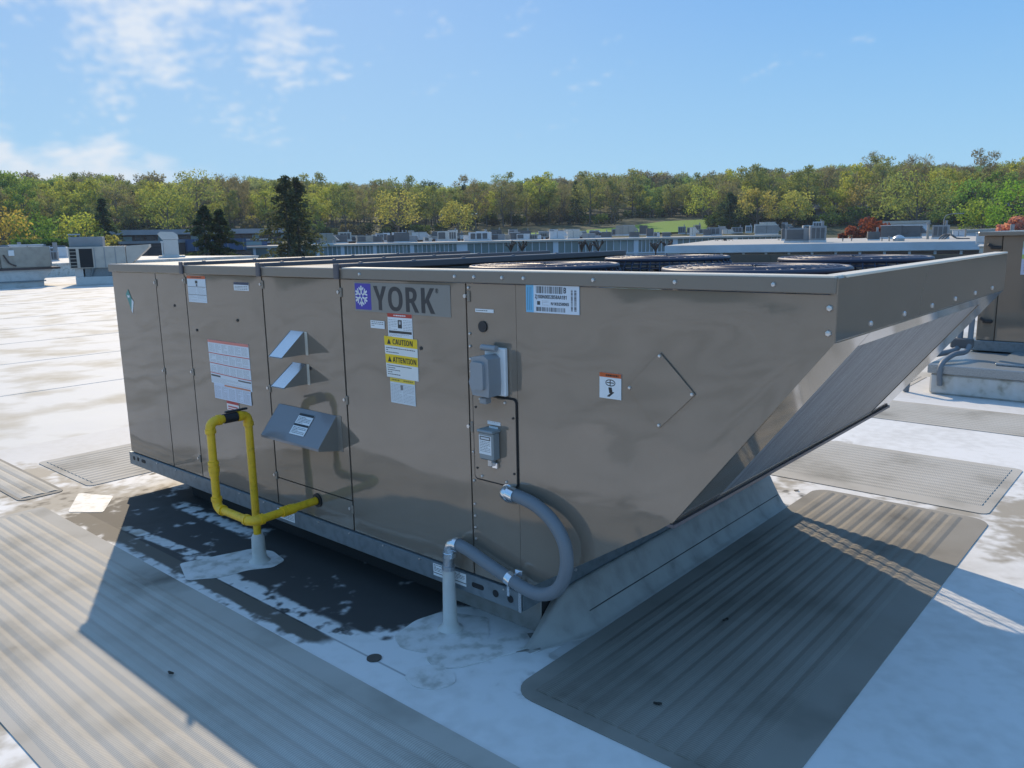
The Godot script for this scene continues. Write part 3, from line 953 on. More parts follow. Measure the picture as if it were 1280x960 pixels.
var guard_mesh: ArrayMesh
func guard_shape() -> ArrayMesh:
	if guard_mesh: return guard_mesh
	var s := st()
	var top := 0.163
	for k in 10: ring(s, Vector3(0, top + 0.006 * sin(k * 0.3), 0), 0.06 + 0.0275 * k, 0.0042, 40, 6)
	ring(s, Vector3(0, top - 0.004, 0), 0.33, 0.011, 44, 8)
	for k in 7: ring(s, Vector3(0, top - 0.004 - 0.021 * k, 0), 0.328 + 0.028 * sin((k + 1) / 7.0 * PI / 2), 0.0036, 44, 5)
	for k in 44:
		var a := Vector3(cos(TAU * k / 44), 0, sin(TAU * k / 44))
		tube(s, [a * 0.05 + Vector3(0, top + 0.004, 0), a * 0.3 + Vector3(0, top + 0.004, 0), a * 0.333 + Vector3(0, top - 0.008, 0), a * 0.352 + Vector3(0, top - 0.04, 0), a * 0.36 + Vector3(0, 0.0, 0)], 0.004, 5, false)
	guard_mesh = done(s)
	return guard_mesh

func hoods(t: Node3D) -> void:
	for k in 2:   # two small vent hoods
		var y0 := 0.925 - 0.147 * k
		var x0 := -1.478
		var x1 := -1.362
		var hh := 0.112 - 0.012 * k
		var d := 0.135
		var s := st()
		var c := Vector3((x0 + x1) / 2, y0 + 0.03, 0.03)
		quad_out(s, Vector3(x0, y0 + hh, 0.003), Vector3(x1, y0 + hh, 0.003), Vector3(x1, y0, d), Vector3(x0, y0, d), c)
		quad_out(s, Vector3(x0, y0 + hh - 0.004, 0.003), Vector3(x1, y0 + hh - 0.004, 0.003), Vector3(x1, y0 - 0.004, d), Vector3(x0, y0 - 0.004, d), c + Vector3(0, 1, 1))
		var o := part(t, "vent_hood", s, M.hood, "small sloping metal vent hood on the door")
		for x in [x0, x1]: part(o, "hood_side", prism(st(), PackedVector2Array([Vector2(0, 0), Vector2(0.003 + d, 0), Vector2(0.006, hh)]), 0.002, Transform3D(Basis(Vector3(0, 0, 1), Vector3.UP, Vector3(-1, 0, 0)), Vector3(x - (0.002 if x == x1 else 0.0), y0, 0.0))), M.hood_side)
		part(o, "hood_flange", span(st(), Vector3(x1 + 0.0005, y0 - 0.002, 0.0005), Vector3(x1 + 0.02, y0 + hh, 0.0035)), M.flange)
	# the large combustion air hood
	var x0 := -1.63
	var x1 := -1.145
	var s := st()
	var c := Vector3(-1.4, 0.55, 0.03)
	var a := Vector3(x0, 0.648, 0.002)
	var b := Vector3(x1, 0.648, 0.002)
	var e := Vector3(x1, 0.508, 0.118)
	var f := Vector3(x0, 0.508, 0.118)
	var dn := Vector3(0, -0.012, 0)
	quad_out(s, a, b, e, f, c)
	quad_out(s, f, e, e + dn, f + dn, c)
	quad_out(s, a + dn, b + dn, e + dn * 0.4, f + dn * 0.4, c + Vector3(0, 1, 1))
	var o := part(t, "air_hood", s, mat(0.21, 0.21, 0.22, 0.2), "wide sloping combustion air hood low on the door")
	for x in [x0, x1]: part(o, "hood_side", prism(st(), PackedVector2Array([Vector2(0, -0.022), Vector2(0.118, 0.0), Vector2(0.118, 0.012), Vector2(0.004, 0.151)]), 0.002, Transform3D(Basis(Vector3(0, 0, 1), Vector3.UP, Vector3(-1, 0, 0)), Vector3(x, 0.496, 0.0))), M.hood_side)
	part(o, "hood_flange", span(st(), Vector3(x1 + 0.001, 0.475, 0.0005), Vector3(x1 + 0.035, 0.65, 0.004), 0.001), M.hood_side)
	var im := paper(96, 110)
	rg.seed = 4
	im.fill_rect(Rect2i(0, 0, 96, 12), grey(0.08))
	rows(im, 6, 18, 84, 34, 7, grey(0.35), 3)
	im.fill_rect(Rect2i(0, 54, 96, 11), grey(0.08))
	rows(im, 6, 71, 84, 34, 7, grey(0.35), 3)
	var ax := Basis(Vector3.RIGHT, (a - f).normalized(), Vector3.RIGHT.cross((a - f).normalized()))
	var lab := sticker(o, "hood_label", rect(-0.06, 0.055, 0.06, -0.06), im)
	lab.transform = Transform3D(ax, Vector3(-1.355, 0.587, 0.0553))

func sign_lines(im: Image, cols: int, x: int, y: int, w: int, h: int, step: int, c: Color) -> void:
	for k in cols: rows(im, x + k * w / cols + 2, y, w / cols - 5, h, step, c)

func labels(t: Node3D) -> void:
	rg.seed = 44
	var ink := grey(0.28)
	# arrow emblem on the first panel
	var s := st()
	prism(s, PackedVector2Array([Vector2(-3.30, 1.155), Vector2(-3.262, 1.19), Vector2(-3.222, 1.13), Vector2(-3.24, 1.05), Vector2(-3.275, 1.12)]), 0.0006, Transform3D(Basis(), Vector3(0, 0, 0.0026)))
	var em := part(t, "arrow_emblem", s, mat(0.06, 0.26, 0.23, 0.4), "green and white arrow-shaped emblem")
	s = st()
	prism(s, PackedVector2Array([Vector2(-3.222, 1.13), Vector2(-3.198, 1.112), Vector2(-3.226, 1.038), Vector2(-3.24, 1.052)]), 0.0006, Transform3D(Basis(), Vector3(0, 0, 0.0028)))
	prism(s, PackedVector2Array([Vector2(-3.28, 1.152), Vector2(-3.245, 1.15), Vector2(-3.25, 1.136), Vector2(-3.275, 1.138)]), 0.0006, Transform3D(Basis(), Vector3(0, 0, 0.0033)))
	part(em, "emblem_edge", s, M.white_paper)
	# orange-headed warning
	var im := paper(120, 150, Color(0.82, 0.85, 0.87))
	im.fill_rect(Rect2i(0, 0, 120, 16), Color(0.8, 0.36, 0.16))
	rows(im, 26, 4, 70, 9, 8, Color(0.25, 0.1, 0.05), 6)
	im.fill_rect(Rect2i(52, 26, 16, 16), grey(0.12))
	im.fill_rect(Rect2i(56, 46, 10, 12), grey(0.3))
	sign_lines(im, 2, 2, 62, 116, 80, 6, grey(0.5))
	im.fill_rect(Rect2i(0, 60, 120, 2), grey(0.3)); im.fill_rect(Rect2i(0, 106, 120, 2), grey(0.3))
	sticker(t, "warning_label", rect(-2.478, 1.288, -2.272, 1.14), im, "white warning label with an orange heading", 0.003)
	im = paper(90, 40)
	im.fill_rect(Rect2i(0, 0, 90, 12), Color(0.2, 0.24, 0.33))
	rows(im, 5, 18, 80, 20, 7, grey(0.4), 3)
	sticker(t, "small_label", rect(-1.977, 1.263, -1.832, 1.22), im, "small white label with a dark blue heading", 0.003)
	# wiring diagram in two overlapping sheets
	im = paper(220, 200, Color(0.84, 0.86, 0.88))
	im.fill_rect(Rect2i(0, 0, 220, 12), Color(0.85, 0.5, 0.45))
	for r in 3:
		sign_lines(im, 6, 4, 18 + r * 48, 212, 34, 4, grey(0.5))
		im.fill_rect(Rect2i(0, 58 + r * 46, 220, 4), Color(0.75, 0.35, 0.33))
	im.fill_rect(Rect2i(2, 160, 52, 8), grey(0.25)); im.fill_rect(Rect2i(150, 160, 68, 6), grey(0.3))
	rows(im, 4, 172, 210, 26, 5, grey(0.55))
	var w := sticker(t, "wiring_diagram", [Vector2(-2.306, 0.936), Vector2(-1.88, 0.936), Vector2(-1.876, 0.68), Vector2(-2.3, 0.69)], im, "large printed wiring diagram with red rules", 0.0034)
	im = paper(200, 60, Color(0.8, 0.83, 0.88))
	im.fill_rect(Rect2i(60, 0, 140, 6), Color(0.8, 0.5, 0.35))
	sign_lines(im, 5, 2, 10, 196, 48, 4, grey(0.5))
	sticker(t, "wiring_diagram", rect(-2.275, 0.69, -1.892, 0.603), im, "", 0.0044)
	im = paper(80, 30, Color(0.88, 0.85, 0.84))
	im.fill_rect(Rect2i(0, 0, 80, 9), Color(0.7, 0.16, 0.16)); im.fill_rect(Rect2i(8, 16, 64, 4), Color(0.7, 0.2, 0.2)); im.fill_rect(Rect2i(8, 24, 64, 3), Color(0.7, 0.2, 0.2))
	sticker(t, "red_label", rect(-2.155, 0.602, -2.03, 0.55), im, "small label striped red and white", 0.003)
	# maker's plate
	s = st()
	prism(s, round_rect(-0.955, 1.158, -0.345, 1.286, 0.004), 0.001, Transform3D(Basis(), Vector3(0, 0, 0.0028)))
	var pl := part(t, "maker_plate", s, mat(0.25, 0.235, 0.21, 0.25), "clear plate with a snowflake and dark capitals")
	part(pl, "emblem_square", span(st(), Vector3(-0.949, 1.166, 0.0029), Vector3(-0.84, 1.281, 0.0034)), mat(0.06, 0.045, 0.36, 0.35))
	s = st()
	var ctr := Vector3(-0.905, 1.2255, 0.0038)
	for k in 6:
		var d := Vector3(sin(TAU * k / 6), cos(TAU * k / 6), 0)
		var sd := Vector3(d.y, -d.x, 0)
		bar(s, ctr + d * 0.008, ctr + d * 0.045, 0.0008, 0.0085)
		for sg in [-1.0, 1.0]: bar(s, ctr + d * 0.022, ctr + d * 0.038 + sd * sg * 0.016, 0.0008, 0.0065)
	part(pl, "snowflake", s, M.white_paper)
	var letter := mat(0.035, 0.035, 0.038, 0.35)
	lettering(pl, "YORK", -0.822, -0.436, 1.272, 1.168, letter, 0.0036)
	lettering(pl, "®", -0.43, -0.413, 1.272, 1.252, letter, 0.0036)
	# small plate left of the warnings
	im = paper(60, 26)
	rows(im, 4, 4, 52, 20, 6, grey(0.35), 2)
	sticker(t, "small_label", rect(-0.852, 1.121, -0.758, 1.087), im, "", 0.003)
	im = paper(120, 80)
	im.fill_rect(Rect2i(0, 0, 120, 12), Color(0.72, 0.22, 0.16))
	rows(im, 30, 4, 60, 6, 6, grey(0.9), 4)
	im.fill_rect(Rect2i(50, 20, 20, 26), grey(0.2)); im.fill_rect(Rect2i(55, 24, 9, 10), grey(0.75))
	rows(im, 4, 20, 42, 32, 5, grey(0.4)); rows(im, 76, 20, 42, 32, 5, grey(0.4))
	im.fill_rect(Rect2i(4, 55, 112, 8), grey(0.2))
	rows(im, 4, 66, 112, 12, 4, grey(0.45))
	sticker(t, "warning_label", rect(-0.735, 1.158, -0.578, 1.05), im, "white warning label with a red heading", 0.003)
	# yellow caution sheet
	im = paper(200, 170, Color(0.88, 0.88, 0.86))
	var yl := Color(0.93, 0.78, 0.08)
	im.fill_rect(Rect2i(0, 0, 200, 38), yl)
	im.fill_rect(Rect2i(0, 74, 200, 38), yl)
	rows(im, 8, 46, 180, 26, 9, grey(0.12), 3)
	rows(im, 8, 119, 170, 48, 9, grey(0.12), 3)
	var ca := sticker(t, "caution_label", [Vector2(-0.764, 1.058), Vector2(-0.551, 1.054), Vector2(-0.553, 0.876), Vector2(-0.757, 0.878)], im, "white sheet with two yellow bands of capitals", 0.0034)
	lettering(ca, "CAUTION", -0.708, -0.58, 1.047, 1.024, M.black, 0.0042, -0.001)
	lettering(ca, "ATTENTION", -0.712, -0.562, 0.969, 0.946, M.black, 0.0042, -0.001)
	s = st()
	for y in [1.024, 0.946]: prism(s, PackedVector2Array([Vector2(-0.745, y), Vector2(-0.72, y), Vector2(-0.7325, y + 0.024)]), 0.0004, Transform3D(Basis(), Vector3(0, 0, 0.0042)))
	part(ca, "warning_triangle", s, M.black)
	im = paper(120, 90, Color(0.82, 0.84, 0.85))
	im.fill_rect(Rect2i(0, 0, 120, 14), Color(0.88, 0.76, 0.25))
	rows(im, 8, 4, 40, 8, 8, Color(0.5, 0.42, 0.1), 5); rows(im, 66, 4, 44, 8, 8, Color(0.5, 0.42, 0.1), 5)
	im.fill_rect(Rect2i(50, 22, 12, 18), grey(0.45))
	sign_lines(im, 2, 2, 22, 116, 66, 5, grey(0.5))
	sticker(t, "caution_label", rect(-0.738, 0.876, -0.578, 0.765), im, "", 0.0026)
	im = paper(90, 14)
	rows(im, 4, 5, 56, 8, 8, grey(0.3), 3)
	sticker(t, "small_label", rect(-0.21, 1.2, -0.114, 1.187), im, "", 0.0026)
	# barcode sheet
	im = paper(240, 104, Color(0.84, 0.87, 0.9))
	im.fill_rect(Rect2i(0, 0, 36, 104), Color(0.45, 0.72, 0.86))
	for r in [6, 14, 22]: im.fill_rect(Rect2i(r, 8, 3, 88), Color(0.3, 0.5, 0.62))
	var x := 48
	while x < 168:
		var l := 1 + rg.randi() % 3
		im.fill_rect(Rect2i(x, 4, l, 26), grey(0.1)); x += l + 1 + rg.randi() % 3
	x = 48
	while x < 180:
		var l := 1 + rg.randi() % 3
		im.fill_rect(Rect2i(x, 82, l, 16), grey(0.1)); x += l + 1 + rg.randi() % 3
	x = 14
	while x < 92:
		var l := 1 + rg.randi() % 3
		im.fill_rect(Rect2i(204, x, 8, l), grey(0.2)); im.fill_rect(Rect2i(218, x, 10, l), grey(0.2)); x += l + 1 + rg.randi() % 2
	im.fill_rect(Rect2i(52, 60, 14, 14), grey(0.25))
	rows(im, 74, 58, 30, 18, 5, grey(0.5))
	var bc := sticker(t, "barcode_label", rect(0.049, 1.298, 0.29, 1.199), im, "white and pale blue shipping label with bar codes", 0.003)
	lettering(bc, "ZJ180N00D2B5BAA1B1", 0.092, 0.235, 1.264, 1.247, M.black, 0.0036)
	lettering(bc, "B", 0.222, 0.233, 1.292, 1.272, M.black, 0.0036)
	lettering(bc, "N1K9258065", 0.165, 0.245, 1.239, 1.228, M.black, 0.0036)
	# rotating fan warning
	im = paper(110, 130)
	im.fill_rect(Rect2i(0, 0, 110, 22), Color(0.78, 0.36, 0.16))
	rows(im, 32, 7, 66, 12, 12, Color(0.2, 0.08, 0.03), 9)
	for a in 200:
		var th := TAU * a / 200
		for k in 3: im.fill_rect(Rect2i(54 + int(24 * cos(th)) , 48 + int((15 + k) * sin(th)), 3, 2), grey(0.15))
	im.fill_rect(Rect2i(36, 46, 38, 5), grey(0.2)); im.fill_rect(Rect2i(52, 36, 5, 26), grey(0.2))
	for k in 14: im.fill_rect(Rect2i(46 + k / 3, 72 + k * 2, 17, 3), grey(0.12))
	for k in 12: im.fill_rect(Rect2i(40 + k * 2, 116 - k * 2, 12, 4), grey(0.12))
	sticker(t, "fan_warning_label", rect(0.375, 1.007, 0.464, 0.918), im, "white warning label, hand under fan blades, orange heading", 0.0035)
	# rail plates
	im = paper(150, 60)
	im.fill_rect(Rect2i(0, 44, 150, 4), grey(0.3))
	rows(im, 4, 5, 60, 36, 7, grey(0.35), 3); rows(im, 80, 5, 64, 36, 7, grey(0.35), 3)
	sticker(t, "rail_label", rect(-0.5, 0.079, -0.3, 0.024), im, "white printed plate on the base rail", 0.0108)
	im = paper(90, 50)
	rows(im, 5, 6, 80, 40, 8, grey(0.4), 3)
	sticker(t, "rail_label", rect(-1.71, 0.07, -1.55, 0.02), im, "", 0.0108)

func electrical(t: Node3D) -> void:
	# diamond cover plate
	var dp := PackedVector2Array([Vector2(0.613, 1.093), Vector2(0.742, 0.97), Vector2(0.614, 0.843), Vector2(0.49, 0.966)])
	var o := part(t, "diamond_cover", prism(st(), dp, 0.004, Transform3D(Basis(), Vector3(0, 0, 0.0062))), M.paint, "square cover plate set on its corner")
	var sc := st()
	for k in 4: screw_head(sc, Vector3(lerpf(dp[k].x, 0.615, 0.08), lerpf(dp[k].y, 0.968, 0.08), 0.0062), Vector3.BACK, 0.0065)
	part(o, "screws", sc, M.screw).set_meta("kind", "stuff")
	# grommet
	part(t, "grommet", tube(st(), [Vector3(-0.172, 1.132, 0.0), Vector3(-0.172, 1.132, 0.006)], 0.022, 18), M.black)
	# weather cover of the outlet
	var s := st()
	box(s, Vector3(-0.098, 0.965, 0.012), Vector3(0.105, 0.185, 0.02), 0.004)
	var g := part(t, "outlet_cover", s, M.white_paper, "bulging grey weatherproof outlet cover on a white back plate")
	s = st()
	prism(s, PackedVector2Array([Vector2(-0.15, 0.88), Vector2(-0.068, 0.878), Vector2(-0.064, 0.925), Vector2(-0.068, 1.022), Vector2(-0.09, 1.036), Vector2(-0.152, 1.026), Vector2(-0.158, 0.955), Vector2(-0.17, 0.93)]), 0.068, Transform3D(Basis(), Vector3(0, 0, 0.092)))
	part(g, "cover_body", s, M.plastic)
	s = st()
	prism(s, round_rect(-0.148, 0.905, -0.084, 1.01, 0.012), 0.014, Transform3D(Basis(), Vector3(0, 0, 0.105)))
	part(g, "cover_face", s, M.plastic)
	part(g, "cover_hinge", tube(st(), [Vector3(-0.145, 1.058, 0.04), Vector3(-0.07, 1.058, 0.04)], 0.012, 10), M.plastic)
	part(g, "cover_latch", span(st(), Vector3(-0.135, 0.845, 0.04), Vector3(-0.1, 0.87, 0.075), 0.004), M.plastic)
	# recessed access plate with the disconnect switch
	var ap := part(t, "switch_plate", prism(st(), round_rect(-0.23, 0.517, -0.009, 0.86, 0.014), 0.004, Transform3D(Basis(), Vector3(0, 0, 0.0085))), M.paint, "rounded cover plate round the disconnect switch")
	s = st()
	prism(s, round_rect(-0.237, 0.51, -0.004, 0.867, 0.018), 0.004, Transform3D(Basis(), Vector3(0, 0, 0.0045)))
	part(ap, "plate_gasket", s, M.gap)
	sc = st()
	for p in [[-0.19, 0.846], [-0.06, 0.846], [-0.19, 0.53], [-0.06, 0.53]]: screw_head(sc, Vector3(p[0], p[1], 0.0085), Vector3.BACK, 0.006)
	part(ap, "screws", sc, M.screw).set_meta("kind", "stuff")
	for p in [[-0.216, 0.81], [-0.02, 0.79], [-0.02, 0.57], [-0.216, 0.56]]: part(ap, "plug", tube(st(), [Vector3(p[0], p[1], 0.0095), Vector3(p[0], p[1], 0.0115)], 0.005, 8), M.black)
	var d := part(t, "disconnect_switch", box(st(), Vector3(-0.128, 0.672, 0.03), Vector3(0.075, 0.112, 0.045), 0.006), M.disc, "small grey disconnect switch box with a white label")
	part(d, "switch_lid", box(st(), Vector3(-0.128, 0.731, 0.032), Vector3(0.083, 0.012, 0.056), 0.004), M.disc)
	rg.seed = 3
	var im := paper(60, 70)
	im.fill_rect(Rect2i(4, 3, 52, 14), grey(0.15)); im.fill_rect(Rect2i(8, 6, 44, 8), grey(0.8))
	rows(im, 5, 22, 50, 40, 6, grey(0.4), 2)
	sticker(d, "switch_label", rect(-0.16, 0.715, -0.096, 0.64), im, "", 0.0545)
	part(d, "hasp", span(st(), Vector3(-0.132, 0.588, 0.0085), Vector3(-0.112, 0.63, 0.04), 0.003), M.galv)
	part(d, "hasp", span(st(), Vector3(-0.124, 0.578, 0.0085), Vector3(-0.098, 0.603, 0.024), 0.003), M.chrome)
	im = paper(60, 30)
	rows(im, 4, 5, 52, 8, 8, grey(0.4), 3)
	sticker(ap, "small_label", rect(-0.153, 0.764, -0.086, 0.75), im, "", 0.0102)
	sticker(ap, "small_label", rect(-0.146, 0.744, -0.1, 0.735), im, "", 0.0102)

# ------------------------------------------------------------------ pipes
func elbow(s: SurfaceTool, c: Vector3, a: Vector3, b: Vector3, r: float, reach: float) -> void:
	# a fitting that bends from direction a (pointing away from the corner) to direction b
	var pts := []
	for k in 9:
		var u := k / 8.0
		var p := (c + a * reach) * (1 - u) * (1 - u) + c * 2 * u * (1 - u) + (c + b * reach) * u * u
		pts.append(p)
	tube(s, pts, r, 16)
	for d in [a, b]: tube(s, [c + d * (reach - 0.004), c + d * (reach + 0.016)], r * 1.13, 16)

func gas_pipe() -> void:
	var xr := -1.662
	var zr := 0.165
	var zf := 0.37
	var yt := 0.617
	var yb := 0.178
	var xe := -1.345
	var t := thing("gas_pipe", "yellow gas pipe looping up from the roof into the unit's side", "gas pipe", Vector3(xr, GY, zr))
	var o := Vector3(xr, GY, zr)
	var r := 0.0198
	var A := Vector3(xr, yt, zr) - o
	var B := Vector3(xr, yt, zf) - o
	var C := Vector3(xr, yb, zf) - o
	var D := Vector3(xe, yb, zf) - o
	var E := Vector3(xe, yb + 0.008, 0.012) - o
	part(t, "riser", tube(st(), [Vector3(0, 0.05, 0), A + Vector3(0, -0.03, 0)], r, 16), M.yellow)
	part(t, "top_run", tube(st(), [A + Vector3(0, 0, 0.03), B - Vector3(0, 0, 0.03)], r, 16), M.yellow)
	part(t, "drop_leg", tube(st(), [B - Vector3(0, 0.03, 0), C + Vector3(0, 0.03, 0)], r, 16), M.yellow)
	part(t, "lower_run", tube(st(), [C + Vector3(0.03, 0, 0), D - Vector3(0.03, 0, 0)], r, 16), M.yellow)
	part(t, "unit_feed", tube(st(), [D - Vector3(0, 0, 0.03), E], r, 16), M.yellow)
	for k in [[A, Vector3.DOWN, Vector3.BACK], [B, Vector3.FORWARD, Vector3.DOWN], [C, Vector3.UP, Vector3.RIGHT], [D, Vector3.LEFT, Vector3.FORWARD]]:
		var s := st()
		elbow(s, k[0], k[1], k[2], r * 1.18, 0.042)
		part(t, "elbow", s, M.yellow)
	# unions
	for k in [[C + Vector3(0, 0.2, 0), Vector3.UP], [D + Vector3(0, 0.004, -0.2), Vector3.BACK]]:
		var s := st()
		tube(s, [k[0] - k[1] * 0.032, k[0] + k[1] * 0.032], r * 1.2, 16)
		tube(s, [k[0] - k[1] * 0.012, k[0] + k[1] * 0.014], r * 1.4, 8)
		tube(s, [k[0] + k[1] * 0.024, k[0] + k[1] * 0.04], r * 1.32, 16)
		part(t, "union", s, M.yellow)
	var mid := A.lerp(B, 0.47)
	var v := st()
	tube(v, [mid - Vector3(0, 0, 0.035), mid + Vector3(0, 0, 0.035)], r * 1.25, 12)
	var vb := part(t, "shutoff_valve", v, M.black, "black shutoff valve in the top run")
	part(vb, "valve_handle", box(st(), mid + Vector3(0.0, r * 1.6, -0.035), Vector3(0.018, 0.01, 0.12), 0.003), M.black)
	part(t, "wall_grommet", tube(st(), [E + Vector3(0, 0, -0.014), E + Vector3(0, 0, -0.004)], 0.036, 18), M.black)
	# white boot
	part(t, "pipe_boot", tube(st(), [Vector3(0, 0.0, 0), Vector3(0, 0.012, 0), Vector3(0, 0.025, 0), Vector3(0, 0.13, 0), Vector3(0, 0.15, 0)], [0.058, 0.045, 0.037, 0.033, 0.025], 20), M.boot, "white sealant boot round the foot of the pipe")
	patch("white membrane patch spreading forward from the foot of the yellow gas pipe", [Vector2(-1.84, 0.1), Vector2(-1.72, 0.05), Vector2(-1.56, 0.08), Vector2(-1.53, 0.17), Vector2(-1.6, 0.27), Vector2(-1.63, 0.41), Vector2(-1.73, 0.53), Vector2(-1.96, 0.45)])
	# other patches
	patch("white membrane patch with rounded corners at the foot of the electrical pipe", [Vector2(-0.5, -0.03), Vector2(-0.3, -0.12), Vector2(-0.17, 0.02), Vector2(-0.2, 0.17), Vector2(-0.3, 0.27), Vector2(-0.4, 0.3), Vector2(-0.5, 0.25), Vector2(-0.53, 0.1)])
	patch("second rounded membrane patch lapped to the right of the electrical pipe", [Vector2(-0.29, 0.27), Vector2(-0.1, -0.13), Vector2(0.02, -0.05), Vector2(-0.1, 0.25), Vector2(-0.15, 0.3), Vector2(-0.22, 0.31)], 0.005)
	patch("small oval membrane patch nearest the long front mat", [Vector2(-0.25, 0.38), Vector2(-0.2, 0.3), Vector2(-0.1, 0.29), Vector2(-0.04, 0.34), Vector2(-0.06, 0.42), Vector2(-0.14, 0.46), Vector2(-0.22, 0.44)], 0.003)
	tag(part(self, "membrane_patch", flat(PackedVector2Array([Vector2(-0.115, -0.06), Vector2(-0.045, -0.15), Vector2(0.05, -0.05), Vector2(-0.02, 0.04)]), GY + 0.001, 0.003), speckled(mat(0.22, 0.215, 0.2, 0.8), M.grime, 6.0)), "dirty grey square patch near the flashing's front end", "roof patch", "white patches welded on the roof")
	patch("bright white square patch in sunlight by the left mats", [Vector2(-3.66, 0.3), Vector2(-3.4, 0.18), Vector2(-3.12, 0.36), Vector2(-3.3, 0.5)])

func patch(label: String, pts: Array, lift := 0.0) -> void:
	var o := PackedVector2Array()
	var n := pts.size()
	for i in n:   # rounded corners
		var a: Vector2 = pts[(i + n - 1) % n]
		var b: Vector2 = pts[i]
		var c: Vector2 = pts[(i + 1) % n]
		var p := b.lerp(a, minf(0.4, 0.024 / b.distance_to(a)))
		var q := b.lerp(c, minf(0.4, 0.024 / b.distance_to(c)))
		for k in 4:
			var u := k / 3.0
			o.append(p * (1 - u) * (1 - u) + b * 2 * u * (1 - u) + q * u * u)
	tag(part(self, "membrane_patch", flat(o, GY + 0.0008, 0.0016 + lift * 0.4), M.patch), label, "roof patch", "white patches welded on the roof")

func conduit() -> void:
	var b := Vector3(-0.362, GY, 0.052)
	var t := thing("electrical_conduit", "grey flexible electrical conduit curving from a white roof pipe to the unit", "conduit", b)
	part(t, "roof_pipe", tube(st(), [Vector3(0, 0, 0), Vector3(0, 0.01, 0), Vector3(0, 0.03, 0), Vector3(0, 0.2, 0), Vector3(0.002, 0.27, 0)], [0.06, 0.04, 0.031, 0.027, 0.026], 18), M.boot, "white-painted steel pipe rising through the roof")
	var s := st()
	tube(s, [Vector3(0.002, 0.265, 0), Vector3(0.002, 0.34, 0)], 0.023, 16)
	tube(s, [Vector3(0.002, 0.268, 0), Vector3(0.002, 0.285, 0)], 0.029, 16)
	part(t, "coupling", s, M.galv)
	s = st()
	elbow(s, Vector3(0.012, 0.385, 0.0), Vector3.DOWN, Vector3(0.97, 0.12, 0).normalized(), 0.027, 0.042)
	part(t, "elbow", s, M.chrome)
	# the flexible loop, in panel coordinates
	var c := [Vector3(-0.3, 0.225, 0.05), Vector3(-0.24, 0.215, 0.05), Vector3(-0.13, 0.185, 0.052), Vector3(-0.02, 0.158, 0.055), Vector3(0.06, 0.14, 0.058), Vector3(0.15, 0.142, 0.062), Vector3(0.232, 0.19, 0.065), Vector3(0.272, 0.28, 0.066), Vector3(0.262, 0.37, 0.062), Vector3(0.205, 0.44, 0.056), Vector3(0.12, 0.482, 0.048), Vector3(0.03, 0.496, 0.04), Vector3(-0.02, 0.496, 0.035)]
	for k in c.size(): c[k] -= b
	part(t, "flexible_conduit", tube(st(), curve(c, 8), 0.0255, 18), M.flex)
	var e := Vector3(-0.055, 0.492, 0.0) - b
	s = st()
	elbow(s, e + Vector3(0, 0, 0.036), Vector3.FORWARD, Vector3.RIGHT, 0.027, 0.03)
	tube(s, [e + Vector3(0.03, 0.003, 0.036), e + Vector3(0.07, 0.003, 0.04)], 0.031, 12)
	part(t, "wall_fitting", s, M.chrome)
	var p := Vector3(-0.012, 0.156, 0.055) - b
	var d := Vector3(0.97, -0.24, 0).normalized()
	s = st()
	tube(s, [p - d * 0.014, p + d * 0.014], 0.0285, 16)
	box(s, p + Vector3(-0.012, -0.05, 0.0), Vector3(0.012, 0.05, 0.004), 0.001)
	box(s, p + Vector3(0.03, 0.028, -0.02), Vector3(0.035, 0.02, 0.01), 0.001)
	part(t, "clamp", s, M.chrome, "bright metal strap clamp")
	tag(part(self, "roof_drain_plug", flat(disc(-0.42, 0.42, 0.03), GY + 0.001, 0.004), mat(0.08, 0.07, 0.06, 0.7)), "small dark round plug in the white membrane by the front mat", "plug")

func scraps() -> void:
	var m := mat(0.03, 0.027, 0.022, 0.9)
	var k := 0
	for e in [[0.62, 0.0, 0.5, "dark twig scrap on the shaded mat, nearest the camera"], [0.52, -0.72, 1.4, "dark crumb of dirt in the middle of the shaded mat"], [-0.93, 1.0, 0.2, "dark scrap lying on the long front mat in the unit's shadow"], [-0.2, 1.22, 2.2, "small dark scrap on the long front mat near the bottom edge"], [0.07, -2.62, 0.8, "brown scrap on the white patch at the flashing's far end"]]:
		k += 1
		var s := st()
		box(s, Vector3.ZERO, Vector3(0.03, 0.006, 0.009), 0.002)
		box(s, Vector3(0.008, 0.002, 0.006), Vector3(0.016, 0.005, 0.008), 0.002, Basis(Vector3.UP, 0.7))
		var o := part(self, "debris_scrap", s, m)
		o.position = Vector3(e[0], GY + 0.016 if k < 5 else GY + 0.006, e[1])
		o.rotation.y = e[2]
		tag(o, e[3], "debris", "small dark scraps lying on the roof")

func disc(x: float, z: float, r: float) -> PackedVector2Array:
	var o := PackedVector2Array()
	for k in 18: o.append(Vector2(x + r * cos(TAU * k / 18), z + r * sin(TAU * k / 18)))
	return o

